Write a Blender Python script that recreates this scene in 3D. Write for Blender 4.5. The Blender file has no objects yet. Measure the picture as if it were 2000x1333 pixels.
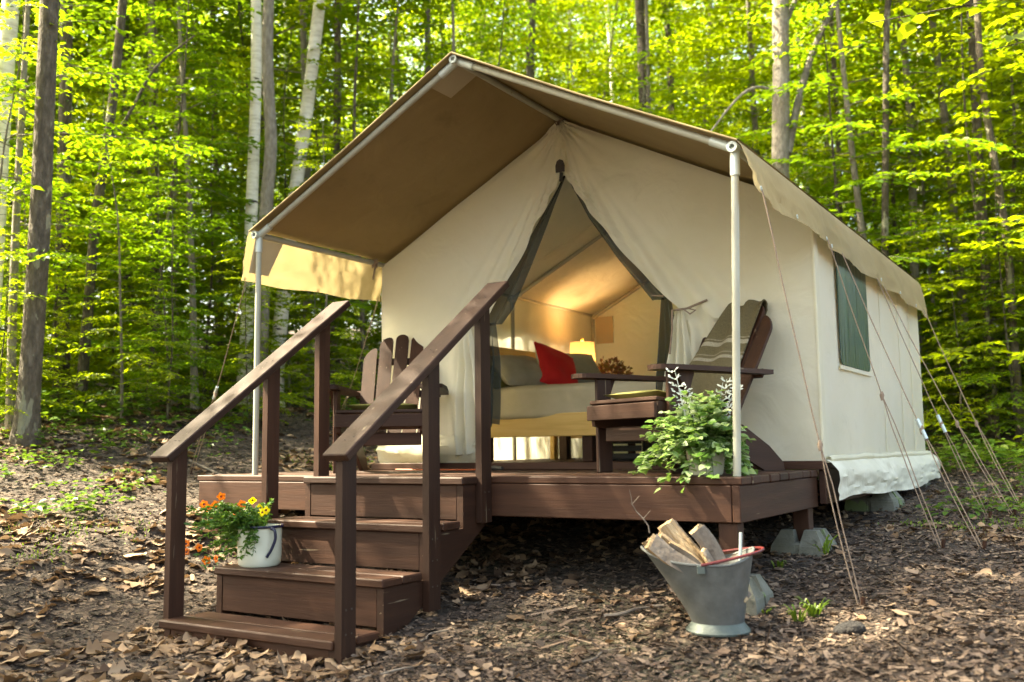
import bpy, bmesh, math, random
import numpy as np
from mathutils import Vector, Matrix, noise as mnoise
random.seed(7); rng = np.random.default_rng(11)
S = bpy.context.scene
PI = math.pi
def R(a): return math.radians(a)

# ------------------------------------------------------------------ camera
CAM = np.array([1.4579, -4.2124, 0.1346]); YAW, PIT, ROL, F = -0.5611, 0.1127, -0.0137, 1876.9
FW = np.array([math.sin(YAW)*math.cos(PIT), math.cos(YAW)*math.cos(PIT), math.sin(PIT)])
_rt = np.array([math.cos(YAW), -math.sin(YAW), 0]); _up = np.cross(_rt, FW)
RT = _rt*math.cos(ROL)+_up*math.sin(ROL); UP = -_rt*math.sin(ROL)+_up*math.cos(ROL)
cd = bpy.data.cameras.new('camera'); cam = bpy.data.objects.new('camera', cd)
S.collection.objects.link(cam); S.camera = cam
cam.matrix_world = Matrix(((RT[0],UP[0],-FW[0],CAM[0]),(RT[1],UP[1],-FW[1],CAM[1]),(RT[2],UP[2],-FW[2],CAM[2]),(0,0,0,1)))
cd.sensor_width = 36; cd.lens = F/2000*36; cd.clip_start = .05; cd.clip_end = 800
cd.dof.use_dof = True; cd.dof.focus_distance = 5.3; cd.dof.aperture_fstop = 1.9
# ------------------------------------------------------------------ sky, sun, exposure
SUN_EL, SUN_AZ = R(50), math.atan2(-1.0, -0.42)     # light comes from the left of the tent, a little from the front
w = bpy.data.worlds.new('World'); S.world = w; w.use_nodes = True
nt = w.node_tree; bg = nt.nodes['Background']
sk = nt.nodes.new('ShaderNodeTexSky'); sk.sky_type = 'NISHITA'; sk.sun_disc = False
sk.sun_elevation = SUN_EL; sk.sun_rotation = SUN_AZ; sk.air_density = 1.0; sk.dust_density = 6.0; sk.ozone_density = .4
nt.links.new(sk.outputs[0], bg.inputs[0]); bg.inputs[1].default_value = 0.15
sd = bpy.data.lights.new('sun', 'SUN'); sd.energy = 5.0; sd.angle = R(.6); sd.color = (1, .93, .8)
so = bpy.data.objects.new('sun', sd); S.collection.objects.link(so)
sdir = Vector((math.sin(SUN_AZ)*math.cos(SUN_EL), math.cos(SUN_AZ)*math.cos(SUN_EL), math.sin(SUN_EL)))
so.rotation_euler = sdir.to_track_quat('Z', 'Y').to_euler(); so.location = sdir*30
S.view_settings.view_transform = 'Standard'; S.view_settings.look = 'None'; S.view_settings.exposure = 2.88
S.view_settings.use_white_balance = True; S.view_settings.white_balance_temperature = 7700; S.view_settings.white_balance_tint = 3
S.cycles.max_bounces = 7; S.cycles.diffuse_bounces = 4; S.cycles.transmission_bounces = 5; S.cycles.transparent_max_bounces = 6

# ------------------------------------------------------------------ helpers
def ray(u, v):
    return FW+RT*(u-1000)/F-UP*(v-666.5)/F
def at(u, v, axis, val):
    d = ray(u, v); t = (val-CAM[axis])/d[axis]; return Vector(CAM+t*d)
def G(x, y):
    z = -.58
    if y < -2.5: z += -.2875+.03*(y+2.5)
    elif y < 1.5: z += .115*y
    elif y < 5: z += .1725+.07*(y-1.5)
    else: z += .4175+.125*(min(y,45)-5)
    l = -x-2.5
    if l > 0:
        l2 = min(l, 3.5); z += .24*l2*min(1, l2/1.2)
        if l > 3.5: z += .08*(min(l,40)-3.5)
    if y < -.3: z -= .018*min(1, (-.3-y)/.5)*(1 if x < -.8 else max(0, 1-(x+.8)/.6))
    r = math.hypot(x-1.4, y+4.2)
    k = min(1, max(.25, (r-2)/6))
    z += .05*k*mnoise.noise((x*.55, y*.55, 3.1))+.03*mnoise.noise((x*1.7, y*1.7, 9.2))
    return z
def on_ground(u, v):
    d = ray(u, v); t = 1.0
    for _ in range(4000):
        p = CAM+t*d
        if p[2] <= G(p[0], p[1]): break
        t += .01
    return Vector((p[0], p[1], G(p[0], p[1])))
def along(u, dist):
    d = ray(u, 880); d = d/np.linalg.norm(d[:2]); p = CAM+dist*d
    return Vector((p[0], p[1], G(p[0], p[1])))
ORG = {}
def link(o): S.collection.objects.link(o); return o
def tag(o, label=None, cat=None, group=None, kind=None):
    for k, v in (('label', label), ('category', cat), ('group', group), ('kind', kind)):
        if v: o[k] = v
    return o
def thing(name, loc, label, cat, group=None, rz=0, local=False):
    o = bpy.data.objects.new(name, None); link(o); o.location = loc; o.rotation_euler = (0, 0, rz); o.empty_display_size = .1
    ORG[o.name] = Vector((0, 0, 0)) if local else Vector(loc)
    return tag(o, label, cat, group)
def copy_tree(o, parent=None):
    c = o.copy(); link(c); c.parent = parent
    for ch in list(o.children): copy_tree(ch, c)
    return c
class MB:
    def __init__(s): s.v = []; s.f = []
    def add(s, vs, fs):
        n = len(s.v); s.v += [tuple(p) for p in vs]; s.f += [tuple(i+n for i in f) for f in fs]; return s
    def box(s, lo, hi, ch=.004, rot=None, piv=None, jit=0):
        lo, hi = Vector(lo), Vector(hi); c = (lo+hi)/2; h = (hi-lo)/2
        d = min(ch, h.x*.45, h.y*.45, h.z*.45); vs = []; idx = {}
        for sx in (-1, 1):
            for sy in (-1, 1):
                for sz in (-1, 1):
                    for k in range(3):
                        m = [d, d, d]; m[k] = 0
                        idx[(sx, sy, sz, k)] = len(vs)
                        vs.append(c+Vector((sx*(h.x-m[0]), sy*(h.y-m[1]), sz*(h.z-m[2]))))
        fs = []
        I = idx
        for sg in (-1, 1):
            q = [(sg, -1, -1), (sg, 1, -1), (sg, 1, 1), (sg, -1, 1)]; fs.append([I[(*a, 0)] for a in (q if sg > 0 else q[::-1])])
            q = [(-1, sg, -1), (-1, sg, 1), (1, sg, 1), (1, sg, -1)]; fs.append([I[(*a, 1)] for a in (q if sg > 0 else q[::-1])])
            q = [(-1, -1, sg), (1, -1, sg), (1, 1, sg), (-1, 1, sg)]; fs.append([I[(*a, 2)] for a in (q if sg > 0 else q[::-1])])
        for a in (-1, 1):
            for b in (-1, 1):
                fs.append([I[(a, b, -1, 0)], I[(a, b, 1, 0)], I[(a, b, 1, 1)], I[(a, b, -1, 1)]])
                fs.append([I[(a, -1, b, 0)], I[(a, 1, b, 0)], I[(a, 1, b, 2)], I[(a, -1, b, 2)]])
                fs.append([I[(-1, a, b, 1)], I[(1, a, b, 1)], I[(1, a, b, 2)], I[(-1, a, b, 2)]])
                for e in (-1, 1): fs.append([I[(a, b, e, 0)], I[(a, b, e, 1)], I[(a, b, e, 2)]])
        if jit: vs = [p+Vector((random.uniform(-jit, jit), random.uniform(-jit, jit), random.uniform(-jit, jit))) for p in vs]
        if rot is not None:
            pv = Vector(piv) if piv is not None else c
            vs = [rot @ (p-pv)+pv for p in vs]
        return s.add(vs, fs)
    def bar(s, a, b, wd, th, up=(0, 0, 1), ch=.004):
        """a plank from a to b: wd across, th along up"""
        a, b = Vector(a), Vector(b); d = (b-a); L = d.length; d.normalize()
        u = Vector(up); sd = d.cross(u).normalized(); u = sd.cross(d)
        M = Matrix((sd, d, u)).transposed()
        m = MB().box((-wd/2, 0, -th/2), (wd/2, L, th/2), ch)
        return s.add([M @ Vector(p)+a for p in m.v], m.f)
    def tube(s, pts, rad, n=10, cap=True):
        pts = [Vector(p) for p in pts]; m = len(pts)
        rad = rad if hasattr(rad, '__len__') else [rad]*m
        t0 = (pts[1]-pts[0]).normalized()
        x = t0.cross(Vector((0, 0, 1)) if abs(t0.z) < .9 else Vector((1, 0, 0))).normalized()
        vs = []
        for i, p in enumerate(pts):
            t = (pts[min(i+1, m-1)]-pts[max(i-1, 0)]).normalized()
            x = (x-t*x.dot(t)).normalized(); y = t.cross(x)
            for k in range(n):
                a = 2*PI*k/n; vs.append(p+(x*math.cos(a)+y*math.sin(a))*rad[i])
        fs = [(i*n+k, i*n+(k+1) % n, (i+1)*n+(k+1) % n, (i+1)*n+k) for i in range(m-1) for k in range(n)]
        if cap: fs += [tuple(range(n))[::-1], tuple((m-1)*n+k for k in range(n))]
        return s.add(vs, fs)
    def lathe(s, prof, c, n=24):
        c = Vector(c); m = len(prof)
        vs = [c+Vector((r*math.cos(2*PI*k/n), r*math.sin(2*PI*k/n), z)) for r, z in prof for k in range(n)]
        return s.add(vs, [(i*n+k, i*n+(k+1) % n, (i+1)*n+(k+1) % n, (i+1)*n+k) for i in range(m-1) for k in range(n)])
    def grid(s, fn, nu, nv, wrap=False):
        vs = [fn(i/nu, j/nv) for j in range(nv+1) for i in range(nu+1)]
        return s.add(vs, [(j*(nu+1)+i, j*(nu+1)+i+1, (j+1)*(nu+1)+i+1, (j+1)*(nu+1)+i) for j in range(nv) for i in range(nu)])
    def prism(s, poly, ext):
        """poly: 3D points of a flat outline, ext: extrusion vector"""
        n = len(poly); e = Vector(ext); a = [Vector(p) for p in poly]
        return s.add(a+[p+e for p in a], [tuple(range(n))[::-1], tuple(range(n, 2*n))]+[(i, (i+1) % n, n+(i+1) % n, n+i) for i in range(n)])
    def build(s, name, mat, parent=None, smooth=False, off=None, kind=None, fix=True):
        me = bpy.data.meshes.new(name); o0 = off if off is not None else (ORG[parent.name] if parent else Vector((0, 0, 0)))
        me.from_pydata([tuple(Vector(p)-o0) for p in s.v], [], s.f)
        if fix:
            bm = bmesh.new(); bm.from_mesh(me); bmesh.ops.recalc_face_normals(bm, faces=bm.faces); bm.to_mesh(me); bm.free()
        if mat: me.materials.append(mat)
        if smooth:
            me.polygons.foreach_set('use_smooth', [True]*len(me.polygons))
            try: me.set_sharp_from_angle(angle=R(42))
            except Exception: pass
        o = link(bpy.data.objects.new(name, me))
        if parent: o.parent = parent; ORG[o.name] = o0
        elif off is not None: o.location = off
        if kind: o['kind'] = kind
        return o
def fast_mesh(name, V, Fc, mat, parent=None, nside=4):
    """V (n,3), Fc (m,nside) arrays"""
    me = bpy.data.meshes.new(name); n, m = len(V), len(Fc)
    me.vertices.add(n); me.vertices.foreach_set('co', np.asarray(V, 'f').ravel())
    me.loops.add(m*nside); me.loops.foreach_set('vertex_index', np.asarray(Fc, 'i').ravel())
    me.polygons.add(m); me.polygons.foreach_set('loop_start', np.arange(0, m*nside, nside, dtype='i'))
    me.polygons.foreach_set('loop_total', np.full(m, nside, 'i')); me.update(); me.validate()
    me.materials.append(mat); o = link(bpy.data.objects.new(name, me))
    if parent: o.parent = parent
    return o

# ------------------------------------------------------------------ materials
def nodes(name):
    m = bpy.data.materials.new(name); m.use_nodes = True; t = m.node_tree; t.nodes.clear()
    out = t.nodes.new('ShaderNodeOutputMaterial')
    def N(ty, **kw):
        n = t.nodes.new('ShaderNode'+ty)
        for k, v in kw.items():
            if k.startswith('i_'):
                key = k[2:]; key = int(key) if key.isdigit() else key.replace('_', ' ')
                n.inputs[key].default_value = v
            else: setattr(n, k, v)
        return n
    return m, t, out, N, t.links.new
def c4(c): return (*c, 1)
def ramp(N, stops):
    r = N('ValToRGB'); e = r.color_ramp.elements
    while len(e) < len(stops): e.new(.5)
    for q, (p, c) in zip(e, stops): q.position = p; q.color = c4(c)
    return r
def simple(name, stops, scale=6, rough=.6, bump=.1, bscale=60, stretch=(1, 1, 1), metal=0, rand=.0, coat=0, detail=6, chips=None, trans=None, bdist=.01, wrinkle=0, stain=0):
    """noise-driven colour ramp, fine bump, optional chips of another colour and thin-sheet translucency"""
    m, t, out, N, Lk = nodes(name)
    tc = N('TexCoord'); mp = N('Mapping'); mp.inputs['Scale'].default_value = stretch; Lk(tc.outputs['Object'], mp.inputs[0])
    oi = N('ObjectInfo'); ad = N('VectorMath', operation='ADD'); ml = N('Math', operation='MULTIPLY', i_1=37.0)
    Lk(oi.outputs['Random'], ml.inputs[0]); Lk(mp.outputs[0], ad.inputs[0]); Lk(ml.outputs[0], ad.inputs[1])
    n1 = N('TexNoise', i_Scale=scale, i_Detail=detail, i_Roughness=.6); Lk(ad.outputs[0], n1.inputs['Vector'])
    rp = ramp(N, stops); Lk(n1.outputs[0], rp.inputs[0]); col = rp.outputs[0]
    if rand:
        hs = N('HueSaturation'); mr = N('MapRange', i_3=1-rand, i_4=1+rand); Lk(oi.outputs['Random'], mr.inputs[0]); Lk(mr.outputs[0], hs.inputs['Value'])
        Lk(col, hs.inputs['Color']); col = hs.outputs[0]
    if chips:
        n3 = N('TexNoise', i_Scale=chips[0], i_Detail=3.0); Lk(ad.outputs[0], n3.inputs['Vector'])
        r3 = ramp(N, [(chips[1], (0, 0, 0)), (chips[1]+.03, (1, 1, 1))]); Lk(n3.outputs[0], r3.inputs[0])
        mx = N('Mix', data_type='RGBA'); Lk(r3.outputs[0], mx.inputs[0]); Lk(col, mx.inputs[6]); mx.inputs[7].default_value = c4(chips[2]); col = mx.outputs[2]
    if stain:
        n5 = N('TexNoise', i_Scale=1.7, i_Detail=9.0, i_Roughness=.68, i_Distortion=.8); Lk(tc.outputs['Object'], n5.inputs['Vector'])
        r5 = ramp(N, [(.38, (1, 1, 1)), (.6, (1, 1, 1)), (.74, (1-stain, 1-stain*1.1, 1-stain*1.35))]); Lk(n5.outputs[0], r5.inputs[0])
        m5 = N('Mix', data_type='RGBA', blend_type='MULTIPLY', i_0=1.0); Lk(col, m5.inputs[6]); Lk(r5.outputs[0], m5.inputs[7]); col = m5.outputs[2]
    p = N('BsdfPrincipled'); Lk(col, p.inputs['Base Color']); p.inputs['Roughness'].default_value = rough; p.inputs['Metallic'].default_value = metal
    p.inputs['Coat Weight'].default_value = coat
    n2 = N('TexNoise', i_Scale=bscale, i_Detail=5.0); Lk(ad.outputs[0], n2.inputs['Vector'])
    b = N('Bump', i_Strength=bump, i_Distance=bdist); Lk(n2.outputs[0], b.inputs['Height']); Lk(b.outputs[0], p.inputs['Normal'])
    if wrinkle:
        n6 = N('TexNoise', i_Scale=3.2, i_Detail=3.0, i_Distortion=1.6); Lk(tc.outputs['Object'], n6.inputs['Vector'])
        b6 = N('Bump', i_Strength=wrinkle, i_Distance=.03); Lk(n6.outputs[0], b6.inputs['Height']); Lk(b6.outputs[0], b.inputs['Normal'])
    sh = p.outputs[0]
    if trans:
        tr = N('BsdfTranslucent'); Lk(col, tr.inputs[0]); Lk(b.outputs[0], tr.inputs['Normal']); ms = N('MixShader', i_0=trans); Lk(sh, ms.inputs[1]); Lk(tr.outputs[0], ms.inputs[2]); sh = ms.outputs[0]
    Lk(sh, out.inputs[0]); return m
def leaf_mat(name, cols, tcol, tr=.45, rough=.45):
    m, t, out, N, Lk = nodes(name)
    g = N('NewGeometry'); rp = ramp(N, [(i/(len(cols)-1), c) for i, c in enumerate(cols)]); Lk(g.outputs['Random Per Island'], rp.inputs[0])
    oi = N('ObjectInfo'); hs = N('HueSaturation'); mr = N('MapRange', i_3=.75, i_4=1.25); Lk(oi.outputs['Random'], mr.inputs[0]); Lk(mr.outputs[0], hs.inputs['Value']); Lk(rp.outputs[0], hs.inputs['Color'])
    p = N('BsdfPrincipled', i_Roughness=rough); Lk(hs.outputs[0], p.inputs['Base Color']); p.inputs['Specular IOR Level'].default_value = .35
    mx = N('Mix', data_type='RGBA', i_0=.5); Lk(hs.outputs[0], mx.inputs[6]); mx.inputs[7].default_value = c4(tcol)
    tl = N('BsdfTranslucent'); Lk(mx.outputs[2], tl.inputs[0]); ms = N('MixShader', i_0=tr); Lk(p.outputs[0], ms.inputs[1]); Lk(tl.outputs[0], ms.inputs[2])
    Lk(ms.outputs[0], out.inputs[0]); return m
WB = [(.22, (.024, .0085, .0038)), (.5, (.037, .0138, .0064)), (.75, (.054, .0215, .0105))]
def wood(name, ax, stops=WB, rough=.6, chips=(38, .70, (.15, .11, .07)), rand=.3):
    st = [14, 14, 14]; st[ax] = .9
    m = simple(name, stops, 1.6, rough, .13, 9, tuple(st), rand=rand, chips=None if chips is None else (chips[0]/14, chips[1], chips[2]))
    for n_ in m.node_tree.nodes:
        if n_.type == 'BSDF_PRINCIPLED': n_.inputs['Specular IOR Level'].default_value = .28
    return m
M = {}
for i, a in enumerate('xyz'): M['wood_'+a] = wood('brown_stained_wood_'+a, i)
PN = [(.25, (.55, .33, .09)), (.5, (.68, .44, .15)), (.75, (.74, .53, .22))]
M['pine'] = wood('varnished_pine', 0, PN, .4, None, .05); M['pine_y'] = wood('varnished_pine_y', 1, PN, .4, None, .05)
CR = [(.3, (.74, .70, .54)), (.55, (.80, .765, .62)), (.8, (.83, .80, .68))]
M['canvas'] = simple('cream_canvas', CR, 1.1, .85, .25, 420, trans=.4, bdist=.003, wrinkle=.35, stain=.16)
M['fly'] = simple('tan_canvas_fly_shaded', [(.3, (.215, .155, .065)), (.55, (.265, .195, .088)), (.8, (.31, .235, .115))], 1.3, .85, .25, 380, bdist=.003, wrinkle=.3, stain=.2)  # one fabric with the valance; porch shade put into this darker colour
M['valance'] = simple('tan_canvas_fly_lit', [(.3, (.31, .235, .105)), (.55, (.37, .285, .14)), (.8, (.42, .33, .175))], 1.3, .85, .25, 380, trans=.3, bdist=.003, wrinkle=.3, stain=.2)  # the fly's fabric again, sun glow put into a lighter, translucent colour
M['patch'] = simple('pale_canvas_patch', [(.3, (.42, .36, .25)), (.7, (.48, .42, .3))], 3, .85, .2, 380, trans=.15)
M['pipe'] = simple('painted_steel_pipe', [(.3, (.30, .29, .225)), (.7, (.38, .375, .30))], 5, .42, .08, 90, chips=(9, .70, (.2, .17, .12)))
M['fitting'] = simple('galvanised_fitting', [(.3, (.42, .46, .42)), (.7, (.52, .55, .50))], 9, .4, .1, 120, metal=.2)
M['black'] = simple('black_rubber', [(.3, (.012, .011, .01)), (.7, (.025, .022, .02))], 9, .55, .1, 80)
M['dark_leather'] = simple('dark_leather', [(.3, (.03, .02, .015)), (.7, (.06, .045, .035))], 20, .6, .2, 90)
M['rope'] = simple('hemp_rope', [(.3, (.17, .12, .085)), (.7, (.28, .21, .155))], 80, .9, .3, 200)
M['steel'] = simple('zinc_turnbuckle', [(.3, (.35, .42, .42)), (.7, (.5, .56, .55))], 30, .4, .1, 90, metal=.5)
M['soil'] = simple('potting_soil', [(.3, (.02, .014, .01)), (.7, (.05, .035, .025))], 40, .95, .6, 60)
M['concrete'] = simple('mossy_concrete', [(.3, (.07, .07, .05)), (.55, (.12, .122, .098)), (.8, (.18, .182, .155))], 7, .9, .5, 70, chips=(5, .62, (.12, .16, .07)))
M['enamel'] = simple('cream_enamel', [(.3, (.56, .56, .42)), (.6, (.66, .66, .54)), (.85, (.72, .72, .62))], 4, .25, .05, 40, chips=(11, .74, (.10, .06, .04)), coat=.4)
M['navy'] = simple('navy_enamel', [(.3, (.008, .01, .03)), (.7, (.015, .018, .05))], 9, .25, .05, 60)
M['zinc'] = simple('dull_galvanised_sheet', [(.3, (.085, .092, .088)), (.55, (.115, .122, .118)), (.8, (.155, .163, .158))], 16, .5, .25, 26, metal=.35, chips=(9, .70, (.075, .05, .035)), stain=.3)
M['zinc_base'] = simple('pale_galvanised_ring', [(.3, (.06, .078, .068)), (.7, (.10, .12, .108))], 10, .55, .2, 60, metal=.25)
M['red_handle'] = simple('red_painted_handle', [(.3, (.06, .006, .006)), (.7, (.10, .010, .009))], 14, .4, .1, 70)
M['split'] = simple('split_firewood', [(.25, (.20, .125, .06)), (.5, (.33, .225, .12)), (.75, (.45, .34, .20))], 2.2, .85, 1.0, 7, (16, 16, 1.2), rand=.2, bdist=.02)
M['bark_log'] = simple('firewood_bark', [(.3, (.08, .06, .045)), (.7, (.2, .165, .13))], 12, .95, .9, 30)
M['olive'] = simple('olive_cushion_cloth', [(.3, (.13, .125, .025)), (.7, (.2, .185, .045))], 6, .85, .25, 200)
M['sheet'] = simple('grey_beige_bedding', [(.3, (.42, .355, .23)), (.7, (.52, .45, .31))], 3, .9, .35, 14)
M['pillow'] = simple('taupe_pillowcase', [(.3, (.30, .27, .2)), (.7, (.40, .36, .28))], 5, .9, .4, 18)
M['slate_pillow'] = simple('slate_pillow', [(.3, (.2, .22, .2)), (.7, (.28, .3, .27))], 5, .9, .2, 60)
M['red'] = simple('red_cushion_cloth', [(.3, (.50, .006, .010)), (.7, (.62, .012, .016))], 4, .75, .2, 120)
M['white_cloth'] = simple('white_cloth', [(.3, (.62, .60, .54)), (.7, (.72, .70, .64))], 4, .85, .2, 120, trans=.1)
M['sod'] = simple('white_sod_cloth', [(.3, (.66, .63, .50)), (.7, (.78, .75, .62))], 2.5, .75, .5, 14, trans=.2, stain=.35, wrinkle=.6)
M['screen'] = None
M['orange'] = simple('orange_cord', [(.3, (.5, .09, .02)), (.7, (.6, .13, .03))], 9, .5, .05, 50)
M['bark'] = simple('grey_brown_bark', [(.25, (.035, .027, .018)), (.5, (.075, .06, .042)), (.75, (.15, .125, .092))], 5, .95, 1.0, 11, (5, 5, 1.7), rand=.2, bdist=.03, chips=(2.2, .60, (.20, .19, .13)))
M['bark_pale'] = simple('pale_grey_bark', [(.25, (.12, .10, .08)), (.5, (.2, .175, .14)), (.75, (.31, .28, .235))], 5, .95, 1.0, 12, (5, 5, 1.7), rand=.15, bdist=.03)
M['birch'] = simple('white_birch_bark', [(.3, (.42, .38, .31)), (.5, (.62, .58, .5)), (.75, (.74, .71, .64))], 3, .75, .4, 16, (2.2, 2.2, 9), chips=(1.7, .66, (.04, .032, .026)), rand=.08)
M['leaf'] = leaf_mat('beech_leaf', [(.03, .075, .006), (.06, .13, .010), (.095, .165, .012), (.14, .19, .014)], (.30, .48, .012), .58)
M['leaf2'] = leaf_mat('maple_leaf', [(.05, .10, .006), (.10, .16, .01), (.15, .2, .012), (.19, .21, .012)], (.42, .54, .012), .6)
M['leaf_dark'] = leaf_mat('hemlock_needles', [(.008, .024, .006), (.016, .042, .009), (.03, .065, .012)], (.05, .10, .012), .3)
M['herb'] = leaf_mat('undergrowth_leaf', [(.03, .075, .008), (.06, .13, .012), (.11, .17, .018)], (.16, .26, .015), .4)
M['plant'] = leaf_mat('variegated_leaf', [(.09, .2, .03), (.18, .33, .07), (.32, .45, .17), (.52, .6, .36)], (.34, .5, .08), .35, .35)
M['silver'] = leaf_mat('silver_leaf', [(.5, .54, .48), (.6, .64, .58)], (.5, .55, .45), .2, .7)
M['petunia_leaf'] = leaf_mat('petunia_leaf', [(.03, .09, .015), (.06, .15, .02), (.12, .2, .03)], (.14, .26, .02), .35)
M['petal_orange'] = leaf_mat('orange_petal', [(.62, .10, .01), (.72, .19, .012), (.68, .07, .015)], (.8, .25, .01), .35)
M['petal_yellow'] = leaf_mat('yellow_petal', [(.75, .6, .01), (.82, .68, .02)], (.85, .75, .02), .35)
M['petal_core'] = simple('dark_flower_throat', [(.3, (.10, .015, .01)), (.7, (.22, .04, .01))], 20, .7, .1, 60)
M['dry'] = leaf_mat('dry_leaf', [(.035, .019, .011), (.08, .047, .027), (.20, .125, .07), (.36, .25, .155), (.10, .052, .027)], (.3, .18, .09), .15, .75)
M['chip'] = leaf_mat('wood_chip', [(.015, .010, .007), (.042, .028, .019), (.10, .066, .046), (.21, .152, .108), (.07, .044, .03)], (.2, .12, .07), .05, .85)
M['dried_flower'] = leaf_mat('dried_flower', [(.1, .07, .03), (.2, .16, .05), (.22, .08, .09), (.3, .2, .05)], (.2, .14, .04), .2)
M['moss'] = leaf_mat('moss_and_grass', [(.05, .10, .01), (.12, .2, .015), (.18, .24, .02)], (.2, .3, .02), .35)
M['stone'] = simple('dark_stone', [(.3, (.006, .005, .005)), (.7, (.015, .012, .011))], 14, .95, 1.0, 40, bdist=.03)
def window_mat():
    m, t, out, N, Lk = nodes('green_window_mesh')
    tc = N('TexCoord'); mp = N('Mapping'); mp.inputs['Scale'].default_value = (1, 11, .9); Lk(tc.outputs['Object'], mp.inputs[0])
    n = N('TexNoise', i_Scale=2.0, i_Detail=5.0); Lk(mp.outputs[0], n.inputs['Vector'])
    r = ramp(N, [(.3, (.004, .022, .020)), (.55, (.009, .045, .040)), (.8, (.03, .10, .085))]); Lk(n.outputs[0], r.inputs[0])
    p = N('BsdfPrincipled', i_Roughness=.28); Lk(r.outputs[0], p.inputs['Base Color']); b = N('Bump', i_Strength=.5, i_Distance=.02); Lk(n.outputs[0], b.inputs['Height']); Lk(b.outputs[0], p.inputs['Normal'])
    Lk(p.outputs[0], out.inputs[0]); return m
M['window'] = window_mat()
def screen_mat():
    m, t, out, N, Lk = nodes('dark_insect_screen')
    p = N('BsdfPrincipled', i_Roughness=.6); p.inputs['Base Color'].default_value = (.012, .018, .014, 1)
    tr = N('BsdfTransparent'); ms = N('MixShader', i_0=.16); Lk(p.outputs[0], ms.inputs[1]); Lk(tr.outputs[0], ms.inputs[2]); Lk(ms.outputs[0], out.inputs[0]); return m
M['screen'] = screen_mat()
def shade_mat():
    m, t, out, N, Lk = nodes('lit_lamp_shade')
    tr = N('BsdfTranslucent'); tr.inputs[0].default_value = (.8, .52, .24, 1); d = N('BsdfDiffuse'); d.inputs[0].default_value = (.75, .62, .42, 1)
    ms = N('MixShader', i_0=.07); Lk(d.outputs[0], ms.inputs[1]); Lk(tr.outputs[0], ms.inputs[2])
    e = N('Emission', i_Strength=.06); e.inputs[0].default_value = (1, .45, .15, 1); a = N('AddShader'); Lk(ms.outputs[0], a.inputs[0]); Lk(e.outputs[0], a.inputs[1]); Lk(a.outputs[0], out.inputs[0]); return m
M['shade'] = shade_mat()
def blanket_mat():
    m, t, out, N, Lk = nodes('striped_wool_blanket')
    uv = N('UVMap'); sp = N('SeparateXYZ'); Lk(uv.outputs[0], sp.inputs[0])
    r = ramp(N, [(0, (.115, .092, .045)), (.305, (.27, .24, .18)), (.325, (.115, .092, .045)), (.342, (.2, .17, .115)), (.35, (.115, .092, .045)), (.405, (.30, .27, .2)), (.43, (.115, .092, .045)), (.442, (.22, .19, .13)), (.452, (.115, .092, .045))])
    r.color_ramp.interpolation = 'CONSTANT'; Lk(sp.outputs[1], r.inputs[0])
    wv = N('TexNoise', i_Scale=220.0, i_Detail=2.0); mp = N('Mapping'); mp.inputs['Scale'].default_value = (1, .35, 1); Lk(uv.outputs[0], mp.inputs[0]); Lk(mp.outputs[0], wv.inputs['Vector'])
    mx = N('Mix', data_type='RGBA', blend_type='MULTIPLY', i_0=.75); Lk(r.outputs[0], mx.inputs[6]); r2 = ramp(N, [(.35, (.45, .45, .45)), (.65, (1.25, 1.25, 1.25))]); Lk(wv.outputs[0], r2.inputs[0]); Lk(r2.outputs[0], mx.inputs[7])
    p = N('BsdfPrincipled', i_Roughness=.95); Lk(mx.outputs[2], p.inputs['Base Color']); b = N('Bump', i_Strength=.5, i_Distance=.004); Lk(wv.outputs[0], b.inputs['Height']); Lk(b.outputs[0], p.inputs['Normal'])
    Lk(p.outputs[0], out.inputs[0]); return m
M['blanket'] = blanket_mat()
def ground_mat():
    m, t, out, N, Lk = nodes('forest_floor')
    tc = N('TexCoord'); n1 = N('TexNoise', i_Scale=.9, i_Detail=8.0, i_Roughness=.65); n2 = N('TexVoronoi', i_Scale=22.0); n3 = N('TexNoise', i_Scale=60.0, i_Detail=6.0)
    n4 = N('TexNoise', i_Scale=.35, i_Detail=5.0)
    for n in (n1, n2, n3, n4): Lk(tc.outputs['Object'], n.inputs['Vector'])
    r1 = ramp(N, [(.3, (.016, .010, .006)), (.5, (.034, .021, .013)), (.7, (.062, .039, .025))]); Lk(n1.outputs[0], r1.inputs[0])
    sc = N('SeparateColor'); Lk(n2.outputs['Color'], sc.inputs[0])
    r2 = ramp(N, [(.2, (.018, .012, .008)), (.55, (.045, .03, .021)), (.8, (.09, .062, .044)), (1, (.15, .11, .08))]); Lk(sc.outputs[0], r2.inputs[0])
    mx = N('Mix', data_type='RGBA', i_0=.55); Lk(r1.outputs[0], mx.inputs[6]); Lk(r2.outputs[0], mx.inputs[7])
    r4 = ramp(N, [(.58, (0, 0, 0)), (.72, (.6, .6, .6))]); Lk(n4.outputs[0], r4.inputs[0])
    m2 = N('Mix', data_type='RGBA'); Lk(r4.outputs[0], m2.inputs[0]); Lk(mx.outputs[2], m2.inputs[6]); m2.inputs[7].default_value = (.055, .075, .014, 1)
    p = N('BsdfPrincipled', i_Roughness=.95); Lk(m2.outputs[2], p.inputs['Base Color'])
    ad = N('Math', operation='ADD'); Lk(n2.outputs['Distance'], ad.inputs[0]); Lk(n3.outputs[0], ad.inputs[1])
    b = N('Bump', i_Strength=.9, i_Distance=.02); Lk(ad.outputs[0], b.inputs['Height']); Lk(b.outputs[0], p.inputs['Normal']); Lk(p.outputs[0], out.inputs[0]); return m
M['ground'] = ground_mat()

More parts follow.
